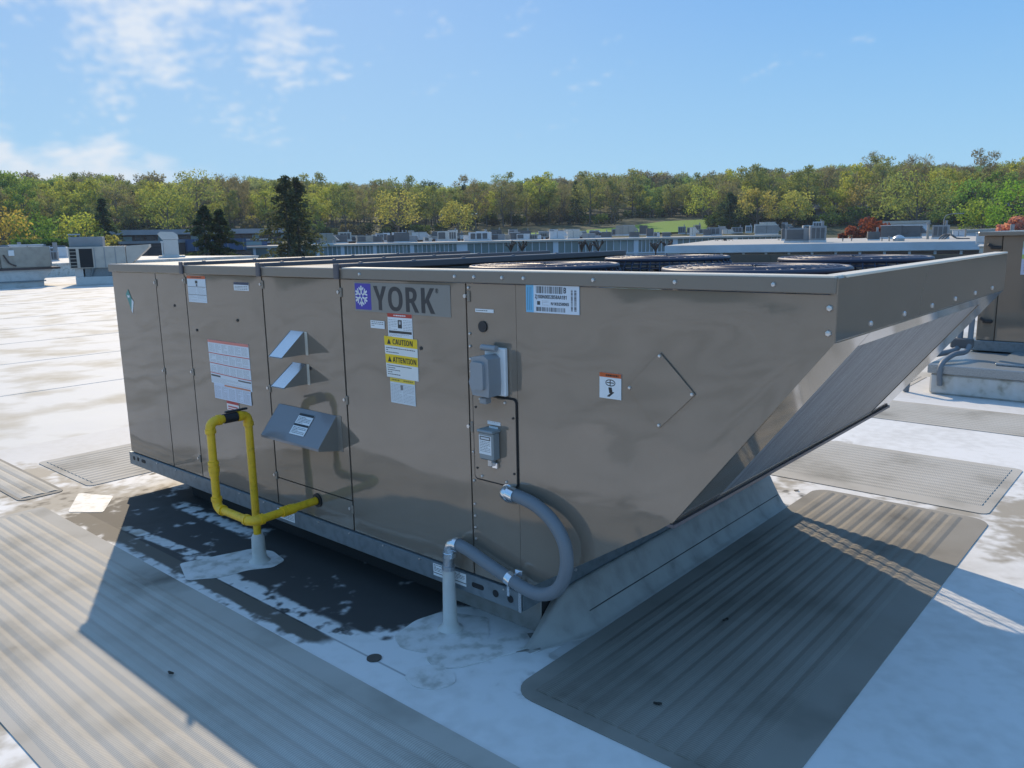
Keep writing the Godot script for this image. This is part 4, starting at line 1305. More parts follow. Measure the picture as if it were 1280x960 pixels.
# ------------------------------------------------------------------ the unit on the right
func right_unit() -> void:
	var at := Vector3(0.0, GY, -6.42)
	var cb := thing("white_curb", "white flashed roof curb with a sheet metal top under the right-hand unit", "roof curb", at)
	part(cb, "curb_wall", span(st(), Vector3(-0.1, 0, -3.4), Vector3(7.6, 0.21, 0.0), 0.02), M.boot)
	part(cb, "curb_cap", span(st(), Vector3(-0.12, 0.211, -3.42), Vector3(7.62, 0.3, 0.02), 0.006), M.metal_curb)
	part(cb, "curb_plate", span(st(), Vector3(0.42, 0.301, -3.2), Vector3(7.5, 0.325, -0.22), 0.006), M.metal_curb)
	var u := thing("rooftop_unit", "tall brown unit cut by the right edge of the view, on a white curb", "air conditioner", Vector3(0.06, 0.15, -7.55))
	part(u, "base_rail", span(st(), Vector3(-0.06, 0.0, -2.0), Vector3(7.2, 0.11, 0.03), 0.006), M.rail)
	part(u, "side_panel", span(st(), Vector3(0.0, 0.111, -1.95), Vector3(0.17, 1.22, 0.0), 0.006), M.paint)
	part(u, "side_panel", span(st(), Vector3(0.176, 0.111, -1.95), Vector3(1.3, 1.22, 0.003), 0.006), M.paint)
	part(u, "side_panel", span(st(), Vector3(1.306, 0.111, -1.95), Vector3(7.1, 1.22, 0.0), 0.006), M.paint)
	part(u, "lid", span(st(), Vector3(-0.05, 1.221, -2.0), Vector3(7.15, 1.265, 0.05), 0.008), M.trim)
	for p in [[0.12, 1.1], [0.1, 0.32]]:
		var l := part(u, "handle", box(st(), Vector3(p[0], p[1], 0.02), Vector3(0.1, 0.035, 0.03), 0.008), M.black)
		part(l, "handle_arm", box(st(), Vector3(p[0] - 0.05, p[1] + 0.02, 0.03), Vector3(0.06, 0.03, 0.02), 0.006, Basis(Vector3.BACK, -0.6)), M.black)
	rg.seed = 9
	var im := paper(160, 200, Color(0.74, 0.74, 0.8))
	im.fill_rect(Rect2i(0, 0, 160, 36), Color(0.6, 0.68, 0.6))
	im.fill_rect(Rect2i(4, 36, 150, 8), grey(0.2))
	im.fill_rect(Rect2i(0, 44, 160, 34), Color(0.76, 0.8, 0.86)); rows(im, 12, 52, 140, 16, 12, grey(0.2), 8)
	im.fill_rect(Rect2i(0, 78, 160, 26), Color(0.66, 0.74, 0.4))
	rows(im, 8, 110, 144, 84, 9, grey(0.5), 3)
	sticker(u, "maker_label", rect(0.36, 1.16, 0.75, 0.82), im, "pale label with green and yellow bands", 0.006)
	var c := thing("conduit_pair", "two grey conduits rising beside the right-hand unit from its white curb", "conduit", Vector3(0.02, 0.13, -7.0))
	part(c, "conduit_pipe", tube(st(), curve([Vector3(-0.32, -0.29, 0.62), Vector3(-0.3, -0.1, 0.62), Vector3(-0.27, 0.02, 0.6), Vector3(-0.18, 0.06, 0.4), Vector3(-0.02, 0.09, 0.1), Vector3(0.0, 0.2, 0.0), Vector3(0.0, 0.55, 0.0), Vector3(0.0, 0.9, 0.0)], 6), 0.03, 12), M.flex)
	part(c, "conduit_pipe", tube(st(), curve([Vector3(-0.02, -0.2, 0.6), Vector3(-0.02, 0.0, 0.6), Vector3(0.03, 0.08, 0.35), Vector3(0.1, 0.1, 0.1), Vector3(0.1, 0.3, 0.0), Vector3(0.1, 0.7, 0.0)], 6), 0.026, 12), M.flex)
	part(c, "junction_box", box(st(), Vector3(0.03, 0.16, 0.02), Vector3(0.2, 0.1, 0.1), 0.01), M.unit_dark)

# ------------------------------------------------------------------ the two pale units on the left
func left_units() -> void:
	var d := 38.5
	var m := d / FPX   # metres in one picture column there
	# unit A at the very edge
	var px := 5.0
	var at := spot(px, d, GY)
	var t := thing("rooftop_unit", "beige unit on a tapered white curb at the far left edge of the roof", "air conditioner", at, facing(px) + 0.25)
	part(t, "curb", prism(st(), PackedVector2Array([Vector2(-1.9, 0), Vector2(1.05, 0), Vector2(1.05, 0.25), Vector2(1.45, 0.68), Vector2(-1.9, 0.68)]), 2.4, Transform3D(Basis(), Vector3(0, 0, 0.6))), M.offwhite)
	part(t, "curb_band", span(st(), Vector3(-1.95, 0.2, -1.85), Vector3(1.12, 0.25, 0.66)), M.rail)
	part(t, "base_rail", span(st(), Vector3(-1.95, 0.68, -1.9), Vector3(1.7, 0.76, 0.7)), M.wall_brown)
	part(t, "cabinet", span(st(), Vector3(-1.9, 0.762, -1.8), Vector3(-0.42, 1.6, 0.6), 0.02), M.beige)
	part(t, "cabinet", span(st(), Vector3(-0.4, 0.762, -1.8), Vector3(1.4, 1.6, 0.62), 0.02), M.beige)
	part(t, "drain_pipe", tube(st(), curve([Vector3(-0.3, 1.3, 0.66), Vector3(-0.2, 1.1, 0.68), Vector3(-0.1, 0.95, 0.68), Vector3(0.1, 0.85, 0.68)], 5), 0.03, 8), M.wall_brown)
	part(t, "white_box", box(st(), Vector3(-0.02, 1.36, 0.66), Vector3(0.2, 0.22, 0.08), 0.01), M.white_paper)
	part(t, "end_panel", box(st(), Vector3(1.45, 1.2, -0.4), Vector3(0.06, 0.8, 1.7), 0.01), M.unit_white)
	# unit B
	px = 92.0
	at = spot(px, 37.5, GY)
	t = thing("rooftop_unit", "pale unit with black intake openings and sloping hood, behind the big unit's left end", "air conditioner", at, facing(px) - 0.12)
	part(t, "curb", span(st(), Vector3(-0.1, 0, -2.0), Vector3(2.5, 0.34, 0.2), 0.02), M.offwhite)
	part(t, "curb_band", span(st(), Vector3(0.25, 0.341, -1.9), Vector3(2.45, 0.68, 0.1), 0.01), M.rail)
	for k in 3: part(t, "stiffener", bar(st(), Vector3(0.5 + 0.75 * k, 0.36, 0.14), Vector3(0.6 + 0.75 * k, 0.68, 0.22), 0.08, 0.06), M.rail)
	part(t, "curb_post", span(st(), Vector3(-0.1, 0.341, -1.9), Vector3(0.2, 0.68, 0.15), 0.01), M.offwhite)
	part(t, "cabinet", span(st(), Vector3(-0.25, 0.682, -1.9), Vector3(1.85, 1.55, 0.3), 0.02), M.beige_pale)
	for k in [[-0.2, 0.03], [0.14, 0.62]]:
		var o := part(t, "intake_opening", span(st(), Vector3(k[0], 0.72, 0.301), Vector3(k[1], 1.47, 0.31)), M.dark)
		if k[0] < 0:
			for j in 5: part(o, "slat", bar(st(), Vector3(k[0], 0.8 + 0.14 * j, 0.314), Vector3(k[1], 0.8 + 0.14 * j, 0.314), 0.02, 0.03), M.unit_dark if k[0] > 0 else M.unit_tan)
	for x in [0.68, 1.05, 1.45]: part(t, "panel_seam", span(st(), Vector3(x, 0.7, 0.301), Vector3(x + 0.03, 1.5, 0.312)), M.unit_grey)
	part(t, "sloping_hood", prism(st(), PackedVector2Array([Vector2(1.87, 0.8), Vector2(2.0, 0.8), Vector2(2.75, 1.48), Vector2(2.75, 1.6), Vector2(1.87, 1.55)]), 2.0, Transform3D(Basis(), Vector3(0, 0, 0.28))), M.beige_pale)
	part(t, "top_duct", span(st(), Vector3(-0.25, 1.552, -1.2), Vector3(1.0, 1.95, -0.2), 0.02), M.unit_grey)
	# shining exhaust hood
	var ex := spot(212, 57.0, GY + 0.7)
	t = thing("exhaust_hood", "bright galvanised gooseneck exhaust hood beyond the unit's left corner", "exhaust hood", ex, facing(212))
	part(t, "duct", span(st(), Vector3(-0.45, 0, -0.45), Vector3(0.45, 1.15, 0.45), 0.02), M.galv)
	part(t, "hood_head", prism(st(), PackedVector2Array([Vector2(-0.5, 1.151), Vector2(0.5, 1.151), Vector2(0.45, 1.45), Vector2(0.2, 1.62), Vector2(-0.55, 1.65), Vector2(-0.75, 1.5)]), 0.95, Transform3D(Basis(), Vector3(0, 0, 0.47))), M.galv)
	part(t, "flange", span(st(), Vector3(-0.8, 0, -0.8), Vector3(0.8, 0.12, 0.8), 0.02), M.offwhite)
	var st2 := spot(201, 56.0, GY + 0.7)
	t = thing("vent_pipe", "thin vent pipe standing left of the galvanised exhaust hood", "vent pipe", st2)
	part(t, "pipe", tube(st(), [Vector3(0, 0, 0), Vector3(0, 0.95, 0)], 0.05, 8), M.offwhite)
	part(t, "pipe_cap", tube(st(), [Vector3(0, 0.95, 0), Vector3(0, 1.05, 0)], 0.09, 8), M.offwhite)

# ------------------------------------------------------------------ roofs and buildings behind
func block(t: Node3D, called: String, x0: float, x1: float, y0: float, y1: float, z0: float, z1: float, m: Material, ch := 0.0) -> MeshInstance3D:
	return part(t, called, span(st(), Vector3(x0, y0, z0), Vector3(x1, y1, z1), ch), m)

func package(t: Node3D, w: float, h: float, d: float, body: Material, kind: int) -> void:   # one far rooftop unit
	part(t, "base", span(st(), Vector3(-w * 0.52, 0, -d * 0.5), Vector3(w * 0.52, h * 0.14, d * 0.5)), M.unit_white)
	part(t, "cabinet", span(st(), Vector3(-w * 0.5, h * 0.14, -d * 0.48), Vector3(w * 0.5, h, d * 0.48), 0.04), body)
	if kind == 0:
		for k in 2: part(t, "fan", tube(st(), [Vector3(w * (-0.25 + 0.5 * k), h, 0), Vector3(w * (-0.25 + 0.5 * k), h + 0.12, 0)], minf(w * 0.2, d * 0.4), 12), M.unit_dark)
		part(t, "coil_panel", span(st(), Vector3(-w * 0.44, h * 0.25, d * 0.48), Vector3(w * 0.05, h * 0.9, d * 0.5)), M.unit_dark)
	elif kind == 1:
		part(t, "hood", prism(st(), PackedVector2Array([Vector2(0, h * 0.4), Vector2(h * 0.45, h * 0.45), Vector2(0, h * 0.95)]), d * 0.8, Transform3D(Basis(), Vector3(w * 0.5, 0, d * 0.4))), body)
		part(t, "panel_gap", span(st(), Vector3(-0.03, h * 0.16, d * 0.48), Vector3(0.03, h * 0.97, d * 0.49)), M.unit_dark)
		part(t, "lid", span(st(), Vector3(-w * 0.53, h, -d * 0.5), Vector3(w * 0.53, h + 0.07, d * 0.5)), M.unit_white)
	else:
		for k in 3: part(t, "louvre", span(st(), Vector3(-w * 0.4 + w * 0.28 * k, h * 0.25, d * 0.48), Vector3(-w * 0.18 + w * 0.28 * k, h * 0.88, d * 0.5)), M.unit_dark)
		part(t, "top_pipe", tube(st(), [Vector3(w * 0.3, h, 0), Vector3(w * 0.3, h + 0.5, 0)], 0.12, 8), M.unit_grey)

func far_unit(px: float, d: float, y: float, w: float, h: float, body: Material, kind: int, label: String, group := "") -> Node3D:
	var t := thing("rooftop_unit", label, "air conditioner", spot(px, d, y), facing(px) + rg.randf_range(-0.15, 0.15), group)
	package(t, w, h, w * 0.7, body, kind)
	return t

func frame_for(p0: float, d0: float, p1: float, d1: float) -> Array:   # origin, length and turn of a facade from left to right
	var a := spot(p0, d0)
	var b := spot(p1, d1)
	var v := b - a
	return [a, v.length(), atan2(-v.z, v.x)]

func along(p0: float, d0: float, p1: float, d1: float, px: float) -> float:   # metres along that facade where a bearing meets it
	var a := spot(p0, d0)
	var b := spot(p1, d1)
	var r := bearing(px)
	var v := b - a
	var q := a - EYE
	var den := v.x * r.z - v.z * r.x
	return ((-q.x * r.z + q.z * r.x) / den) * Vector2(v.x, v.z).length()

func far_buildings() -> void:
	rg.seed = 77
	# --- the long white building with teal glass
	var p0 := 290.0
	var d0 := 150.0
	var p1 := 985.0
	var d1 := 168.0
	var f := frame_for(p0, d0, p1, d1)
	var len: float = f[1]
	var t := thing("glass_front_building", "long low white building with a band of teal windows, behind the big unit", "building", Vector3(f[0].x, -5.0, f[0].z), f[2])
	var top := level(640, 300.5, 158.0) + 5.0
	var sill := top - 2.65
	block(t, "wall", 0, len, 0, sill - 0.25, -26, -0.12, M.wall_white)
	block(t, "wall", 0, len, sill + 0.01, top - 0.35, -26, -0.3, M.wall_grey)
	block(t, "sill_band", -0.2, len + 0.2, sill - 0.25, sill, -0.3, 0.2, M.wall_white)
	block(t, "roof", -0.3, len + 0.3, top - 0.34, top, -26.4, 0.35, M.roof_pale)
	var at := func(px: float) -> float: return along(p0, d0, p1, d1, px)
	var bays := [[297.0, 315.5, 1, 0], [317.0, 334.0, 1, 0], [336.5, 395.0, 3, 0], [397.0, 425.5, 5, 1], [428.5, 466.0, 8, 1], [469.0, 512.5, 9, 1], [516.0, 571.0, 10, 1], [583.0, 692.0, 12, 0], [697.0, 793.0, 11, 0], [797.5, 842.0, 9, 0], [846.5, 917.0, 9, 0], [921.5, 979.0, 8, 0]]
	var pane_cache := {}
	for b in bays:
		var xa: float = at.call(b[0])
		var xb: float = at.call(b[1])
		var n: int = b[2]
		var wd := (xb - xa) / n
		var glass := span(st(), Vector3(-wd / 2 + 0.09, sill + 0.05, 0), Vector3(wd / 2 - 0.09, top - 0.42, 0.06))
		var mesh := done(glass)
		for k in n:
			var o := part(t, "window_pane", mesh, M.teal_pale if (b[3] == 1 and k % 3 == 1) or (b[0] == 697.0 and k > 7) else M.teal)
			o.position = Vector3(xa + wd * (k + 0.5), 0, -0.22)
			o = null
		for k in n + 1: block(t, "mullion", xa + wd * k - 0.07, xa + wd * k + 0.07, sill, top - 0.35, -0.2, -0.04, M.wall_white)
	var edges := [0.0]
	for b in bays:
		edges.append(at.call(b[0])); edges.append(at.call(b[1]))
	edges.append(len)
	for k in range(0, edges.size(), 2): block(t, "pier", edges[k] - 0.12 if k else 0.0, edges[k + 1] + 0.12 if k + 1 < edges.size() - 1 else len, sill - 0.2 if false else 0.0, top - 0.34, -0.19, 0.05, M.wall_white)
	# storefront openings below the band at the left
	for k in 9: block(t, "storefront", at.call(299.0 + 14 * k), at.call(310.5 + 14 * k), 0.3, sill - 0.6, -0.15, -0.06, M.window)
	var roof_y := top - 5.0
	# --- units and boxes on and behind its roof
	var mats := [M.unit_white, M.unit_tan, M.unit_grey, M.unit_dark, M.boot, M.unit_dark]
	var spec := [[408, 150], [424, 175], [444, 185], [455, 165], [470, 172], [478, 190], [492, 160], [501, 168], [512, 166], [524, 185], [535, 172], [548, 190], [556, 176], [566, 168], [580, 188], [590, 176], [602, 172], [612, 180], [622, 170], [634, 174], [644, 186], [655, 178], [668, 176], [680, 190], [692, 184], [716, 172], [730, 186], [744, 184], [758, 180], [772, 190], [786, 184], [866, 176], [884, 178], [956, 182], [864, 196], [985, 186], [996, 178], [1012, 190]]
	for k in 44: spec.append([396 + k * 11.0 + rg.randf_range(-6, 6), rg.randf_range(162, 206)])
	for k in 14: spec.append([880 + k * 11.0 + rg.randf_range(-5, 5), rg.randf_range(178, 206)])
	var words := ["white", "tan", "grey", "dark grey", "pale", "light grey"]
	for k in spec.size():
		var mi := rg.randi() % 6
		var kd := rg.randi() % 3
		var dd: float = spec[k][1]
		var yb := roof_y if dd < 182 else roof_y + 0.4
		far_unit(spec[k][0], dd, yb, rg.randf_range(1.2, 3.2), rg.randf_range(0.8, 2.2), mats[mi], kd, "small boxy rooftop unit in the crowd on the far white roofs", "small units crowding the far roofs")
	far_unit(502, 158, roof_y, 2.9, 1.9, M.unit_dark, 2, "black boxy unit standing proud among pale units on the glass-front building")
	far_unit(600, 160, roof_y, 4.2, 1.7, M.unit_white, 2, "wide white unit with dark louvres on the glass-front building, left of centre")
	far_unit(696, 166, roof_y, 3.0, 1.6, M.unit_white, 1, "pale cube-shaped unit near the right pier of the glass-front roof")
	# a second white roof behind, lower windows strip
	f = frame_for(396, 185, 760, 200)
	t = thing("white_roof_building", "low white building with a strip of small windows behind the glass-front one", "building", Vector3(f[0].x, -5, f[0].z), f[2])
	var tp := level(430, 297.5, 186.0) + 5.0
	block(t, "wall", 0, f[1], 0, tp - 0.3, -22, 0, M.wall_white)
	block(t, "roof", -0.3, f[1] + 0.3, tp - 0.3, tp, -22.3, 0.3, M.roof_pale)
	for k in 22: block(t, "window", 1.0 + 2.9 * k, 3.3 + 2.9 * k, tp - 1.5, tp - 0.6, 0.0, 0.03, M.window)
	# --- grey slab-roofed building on the left with a row of windows
	f = frame_for(150, 176, 352, 186)
	t = thing("slab_roof_building", "long grey two-storey building with a flat slab roof below the hill, left", "building", Vector3(f[0].x, -5, f[0].z), f[2])
	tp = level(250, 286.5, 180.0) + 5.0
	block(t, "wall", 0, f[1], 0, tp - 1.0, -14, -0.6, M.wall_brown)
	block(t, "roof", -0.8, f[1] + 0.8, tp - 1.0, tp, -14.5, 0.4, M.roof_grey)
	for k in 17: block(t, "window", 0.6 + 2.15 * k, 2.2 + 2.15 * k, tp - 2.6, tp - 1.3, -0.6, -0.55, M.window if k % 3 else M.teal_pale)
	block(t, "ledge", 0, f[1], tp - 3.1, tp - 2.75, -0.6, -0.1, M.roof_grey)
	# --- blue building in front of it
	f = frame_for(232, 140, 306, 143)
	t = thing("blue_building", "low building with a deep blue fascia beside the dark spruces", "building", Vector3(f[0].x, -5, f[0].z), f[2])
	tp = level(270, 298.5, 141.0) + 5.0
	block(t, "fascia", 0, f[1], tp - 1.9, tp, -12, 0.3, M.wall_blue)
	block(t, "wall", 0, f[1], 0, tp - 1.9, -12, -0.2, M.wall_brown)
	for k in 5: block(t, "window", 0.5 + 2.1 * k, 2.1 + 2.1 * k, tp - 4.0, tp - 2.1, -0.2, -0.14, M.window)
	for k in 4: block(t, "fascia_rib", 1.2 + 2.6 * k, 1.32 + 2.6 * k, tp - 1.85, tp - 0.05, 0.3, 0.36, M.wall_grey)
	f = frame_for(150, 138, 236, 141)
	t = thing("brown_building", "dark brown low building left of the blue fascia", "building", Vector3(f[0].x, -5, f[0].z), f[2])
	tp = level(190, 301.0, 139.0) + 5.0
	block(t, "wall", 0, f[1], 0, tp - 0.4, -12, 0, M.wall_brown)
	block(t, "roof", -0.2, f[1] + 0.2, tp - 0.4, tp, -12.2, 0.2, M.wall_grey)
	for k in 4: block(t, "window", 0.8 + 2.9 * k, 2.8 + 2.9 * k, tp - 2.4, tp - 0.9, 0, 0.05, M.window)
	f = frame_for(300, 144, 350, 145)
	t = thing("blue_kiosk", "small blue-walled building seen between the two dark spruces", "building", Vector3(f[0].x, -5, f[0].z), f[2])
	tp = level(320, 298.0, 144.0) + 5.0
	# sits behind the glass front's left end
	t.position -= Vector3(0, 0, 0)
	block(t, "wall", 0, f[1], 0, tp - 0.3, -8 - 14, -14, M.wall_blue)
	block(t, "roof", -0.2, f[1] + 0.2, tp - 0.3, tp, -22.2, -13.8, M.roof_grey)
	block(t, "window", 1.0, f[1] - 1.0, tp - 1.2, tp - 0.5, -14, -13.95, M.teal_pale)
	# --- left: raised roof step and low clutter
	var step := thing("raised_roof", "higher white roof section with a shaded wall at the far left", "roof", Vector3.ZERO)
	var fr := frame_for(-120, 46, 320, 56)
	step.position = Vector3(fr[0].x, GY, fr[0].z)
	step.rotation.y = fr[2]
	block(step, "wall", 0, fr[1], 0, 0.62, -22, 0, M.boot)
	block(step, "roof", -0.05, fr[1] + 0.05, 0.621, 0.7, -22.05, 0.05, M.membrane)
	var ry := GY + 0.7
	far_unit(30, 56, ry, 1.6, 0.95, M.unit_white, 1, "white boxy unit with an open side behind the beige left-edge unit")
	far_unit(62, 55, ry, 0.62, 0.6, M.unit_grey, 2, "small blue-grey cube on the raised roof between the two left units")
	far_unit(66, 68, ry, 1.6, 0.8, M.unit_white, 0, "white unit with a dark opening in front of the hedge, left")
	far_unit(8, 66, ry, 2.2, 0.7, M.unit_white, 2, "low white louvred unit at the extreme left, on the raised roof")
	var pp := thing("yellow_pipe_stub", "short yellow gas pipe bent over on the raised roof, left", "gas pipe", spot(54, 54, ry))
	part(pp, "pipe", tube(st(), curve([Vector3(-0.25, 0, 0), Vector3(-0.2, 0.3, 0), Vector3(0.1, 0.32, 0), Vector3(0.25, 0.2, 0), Vector3(0.3, 0, 0)], 4), 0.09, 8), M.yellow)
	var lw := thing("low_grey_building", "low grey building at the far left edge below the orange tree", "building", spot(-30, 120, -5), facing(0))
	block(lw, "wall", -8, 7.0, 0, 6.2, -10, 0, M.wall_grey)
	block(lw, "roof", -8.3, 7.3, 6.2, 6.6, -10.3, 0.3, M.roof_grey)
	var hb := thing("white_canopy", "small white canopy roofs among the bushes at the left", "canopy", spot(92, 150, -2), facing(92))
	block(hb, "canopy", -0.9, 0.9, 5.0, 5.2, -2, 0, M.unit_white)
	block(hb, "post", -0.8, -0.7, 0, 5.0, -1, -0.8, M.unit_white)
	block(hb, "post", 0.7, 0.8, 0, 5.0, -1, -0.8, M.unit_white)
	right_roof()
	hill_houses()

func right_roof() -> void:
	# white roofed wing with clerestory windows
	var a := Vector3(-41.0, 0, -71.0)
	var b := Vector3(-8.0, 0, -84.0)
	var v := b - a
	var turn := atan2(-v.z, v.x)
	var len := Vector2(v.x, v.z).length()
	var t := thing("clerestory_building", "white roofed wing with a row of small windows under its fascia, right of centre", "building", Vector3(a.x, -5, a.z), turn)
	var top := 5.12
	block(t, "fascia", 0, len, top - 0.75, top, -0.6, 0, M.wall_white)
	block(t, "roof", 0.0, len, top - 0.2, top + 0.02, -52, -0.6, M.roof_pale)
	block(t, "wall", 0.3, len, 0, top - 0.76, -51, -0.35, M.wall_white)
	var x := 1.5
	while x < len - 2.2:
		block(t, "window", x, x + 1.9, top - 1.45, top - 0.82, -0.35, -0.3, M.window)
		x += 2.15
	var ry := 0.14
	# things standing on it
	far_unit(1092, 100, ry, 1.25, 0.95, M.unit_dark, 2, "dark green box on the pale right-hand roof, leftmost of its row")
	far_unit(1115, 112, ry, 2.4, 1.6, M.unit_dark, 1, "dark unit with a white lid beside the red bush, left of a pair")
	far_unit(1138, 112, ry, 2.4, 1.55, M.unit_dark, 1, "dark unit with a white lid, right of a pair on the right-hand roof")
	far_unit(1176, 104, ry, 1.7, 1.55, M.unit_grey, 2, "tall grey slatted box below the street lamp on the right-hand roof")
	far_unit(1004, 92, ry, 3.4, 1.5, M.unit_grey, 0, "large grey unit with round fans at the left of the right-hand roof")
	far_unit(1022, 90, ry, 1.6, 1.7, M.unit_grey, 2, "slatted grey unit beside the large grey one on the right-hand roof")
	far_unit(1198, 125, ry, 1.4, 0.75, M.unit_white, 1, "low white hooded vent box near the far edge of the right-hand roof")
	far_unit(990, 112, ry, 2.6, 1.5, M.unit_dark, 0, "dark unit behind the large grey one on the right-hand roof")
	far_unit(958, 150, ry + 0.6, 3.8, 1.6, M.unit_grey, 1, "grey pair of joined cabinets behind the bare shrubs")
	for p in [[1160, 103, 1.75, 0.14, "tall pale vent pipe left of the grey slatted box"], [1207, 122, 1.0, 0.1, "short white vent pipe right of the hooded vent box"], [1054, 96, 0.3, 0.06, "stubby vent pipe near the roof's left, leftmost of three"], [1065, 97, 0.3, 0.06, "stubby vent pipe, middle of three in a row"], [1112, 92, 0.45, 0.07, "stubby dark vent pipe left of the round vent"], [1103, 93, 0.3, 0.06, "stubby vent pipe, rightmost of three in a row"]]:
		var o := thing("vent_pipe", p[4], "vent pipe", spot(p[0], p[1], ry))
		part(o, "pipe", tube(st(), [Vector3.ZERO, Vector3(0, p[2], 0)], p[3], 8), M.unit_tan)
		part(o, "pipe_cap", tube(st(), [Vector3(0, p[2] - 0.1, 0), Vector3(0, p[2] + 0.06, 0)], p[3] * 1.5, 8), M.unit_grey)
	var mv := thing("round_roof_vent", "squat round metal vent on the right-hand roof, centre of its row", "roof vent", spot(1124, 92, ry))
	part(mv, "vent_base", tube(st(), [Vector3.ZERO, Vector3(0, 0.25, 0)], 0.55, 14), M.metal_curb)
	part(mv, "vent_cap", tube(st(), [Vector3(0, 0.26, 0), Vector3(0, 0.32, 0), Vector3(0, 0.5, 0), Vector3(0, 0.62, 0)], [0.62, 0.6, 0.4, 0.12], 14), M.galv)
	var bp := thing("pipe_bundle", "tangle of black pipes lying right of the grey slatted box", "pipes", spot(1192, 100, ry))
	for k in 3: part(bp, "pipe", tube(st(), curve([Vector3(-1.4 + 0.3 * k, 0, 0.2 * k), Vector3(-0.9 + 0.3 * k, 0.5, 0), Vector3(-0.1, 0.45, 0.2 * k), Vector3(0.4, 0.1, 0), Vector3(1.6, 0.05, 0)], 4), 0.08, 6), M.unit_dark)
	# street lamp behind
	var d := 140.0
	var sl := thing("street_lamp", "tall grey street lamp with one curved arm behind the right-hand roof", "street lamp", spot(1179, d, -5), facing(1179))
	var ty := level(1179, 269.0, d) + 5.0
	part(sl, "pole", tube(st(), [Vector3.ZERO, Vector3(0, ty - 0.6, 0)], [0.14, 0.09], 8), M.unit_grey)
	part(sl, "arm", tube(st(), curve([Vector3(0, ty - 0.7, 0), Vector3(0.2, ty - 0.1, 0), Vector3(0.9, ty + 0.15, 0), Vector3(1.9, ty + 0.2, 0)], 4), 0.07, 6), M.unit_grey)
	part(sl, "lamp_head", box(st(), Vector3(2.2, ty + 0.18, 0), Vector3(0.8, 0.14, 0.3), 0.03), M.unit_grey)
	# pale buildings behind the roof
	var g := thing("pale_building", "pale building with a white roof edge behind the dark pair of units", "building", spot(1105, 150, -5), facing(1120))
	block(g, "wall", 0, 6.5, 0, 7.2, -12, 0, M.wall_white)
	block(g, "roof", -0.3, 6.8, 7.2, 7.6, -12.3, 0.3, M.roof_pale)
	for k in 3: block(g, "window", 0.8 + 1.9 * k, 2.0 + 1.9 * k, 5.4, 6.8, 0, 0.04, M.teal)
	g = thing("pale_building", "long white low roof behind the street lamp's foot", "building", spot(1150, 150, -5), facing(1180))
	block(g, "wall", 0, 12, 0, 5.6, -12, 0, M.wall_white)
	block(g, "roof", -0.3, 12.3, 5.6, 6.0, -12.3, 0.3, M.roof_pale)
	for k in 5: block(g, "window", 1.0 + 2.2 * k, 2.4 + 2.2 * k, 3.2, 4.8, 0, 0.04, M.window)
	far_unit(1238, 64, 0.25, 1.55, 0.75, M.unit_white, 1, "white box unit just left above the right-hand brown unit's lid")
	far_unit(1256, 62, 0.3, 1.3, 0.75, M.unit_grey, 2, "louvred box unit above the right-hand brown unit's lid")
	var hr := thing("high_roof", "white roof edge behind the brown right-hand unit, carrying two boxes", "roof", spot(1226, 58, GY), facing(1250))
	block(hr, "wall", 0, 16, 0, 0.38, -14, 0, M.boot)
	block(hr, "roof", -0.1, 16.1, 0.381, 0.43, -14.1, 0.1, M.membrane)

func hill_houses() -> void:
	for h in [[1005, 243, 10.5, 262.0, "grey-roofed house half hidden by trees on the hillside, right of centre"], [1062, 250, 9.0, 262.0, "low grey-roofed building in the trees left of the large willow"], [1110, 238, 0.0, 0.0, ""], [1252, 236, 5.0, 260.0, "dark house among the trees above the white box units, far right"], [1132, 300, 0.0, 0.0, ""]]:
		if h[2] == 0.0: continue
		var gy := ground_at(h[0], h[1])
		var t := thing("hill_house", h[4], "house", spot(h[0], h[1], gy), facing(h[0]) + 0.2)
		var hh := maxf(2.4, level(h[0], h[3], h[1]) - gy)
		block(t, "wall", -h[2] / 2, h[2] / 2, 0, hh, -6, 0, M.wall_grey)
		var r := part(t, "roof", prism(st(), PackedVector2Array([Vector2(0.6, hh), Vector2(-3, hh + 2.2), Vector2(-6.6, hh)]), h[2] + 0.8, Transform3D(Basis(Vector3(0, 0, 1), Vector3.UP, Vector3(-1, 0, 0)), Vector3(h[2] / 2 + 0.4 - h[2] - 0.8, 0, 0))), M.roof_grey)
		for k in 3: block(t, "window", -h[2] / 2 + 0.8 + k * h[2] * 0.3, -h[2] / 2 + 1.9 + k * h[2] * 0.3, hh * 0.4, hh * 0.85, 0, 0.05, M.window)

# ------------------------------------------------------------------ trees
func leaf_mat(r: float, g: float, b: float) -> StandardMaterial3D:
	var m := mat(r * 2.55 + 0.032, g * 2.55 + 0.03, b * 2.2 + 0.02, 0.8)
	m.vertex_color_use_as_albedo = true
	m.metallic_specular = 0.2
	m.backlight_enabled = true
	m.backlight = lin(0.9, 1.0, 0.7)
	return m

func leaf(vs: PackedVector3Array, ns: PackedVector3Array, cs: PackedColorArray, p: Vector3, u: Vector3, v: Vector3, c: Color) -> void:
	var n := u.cross(v).normalized()
	for q in [p - u, p + v, p + u, p - u, p + u, p - v]:
		vs.append(q); ns.append(n); cs.append(c)

func commit(vs: PackedVector3Array, ns: PackedVector3Array, cs: PackedColorArray) -> ArrayMesh:
	var a := []
	a.resize(Mesh.ARRAY_MAX)
	a[Mesh.ARRAY_VERTEX] = vs; a[Mesh.ARRAY_NORMAL] = ns; a[Mesh.ARRAY_COLOR] = cs
	var m := ArrayMesh.new()
	m.add_surface_from_arrays(Mesh.PRIMITIVE_TRIANGLES, a)
	return m

func rdir() -> Vector3:
	return Vector3(rg.randf_range(-1, 1), rg.randf_range(-1, 1), rg.randf_range(-1, 1)).normalized()

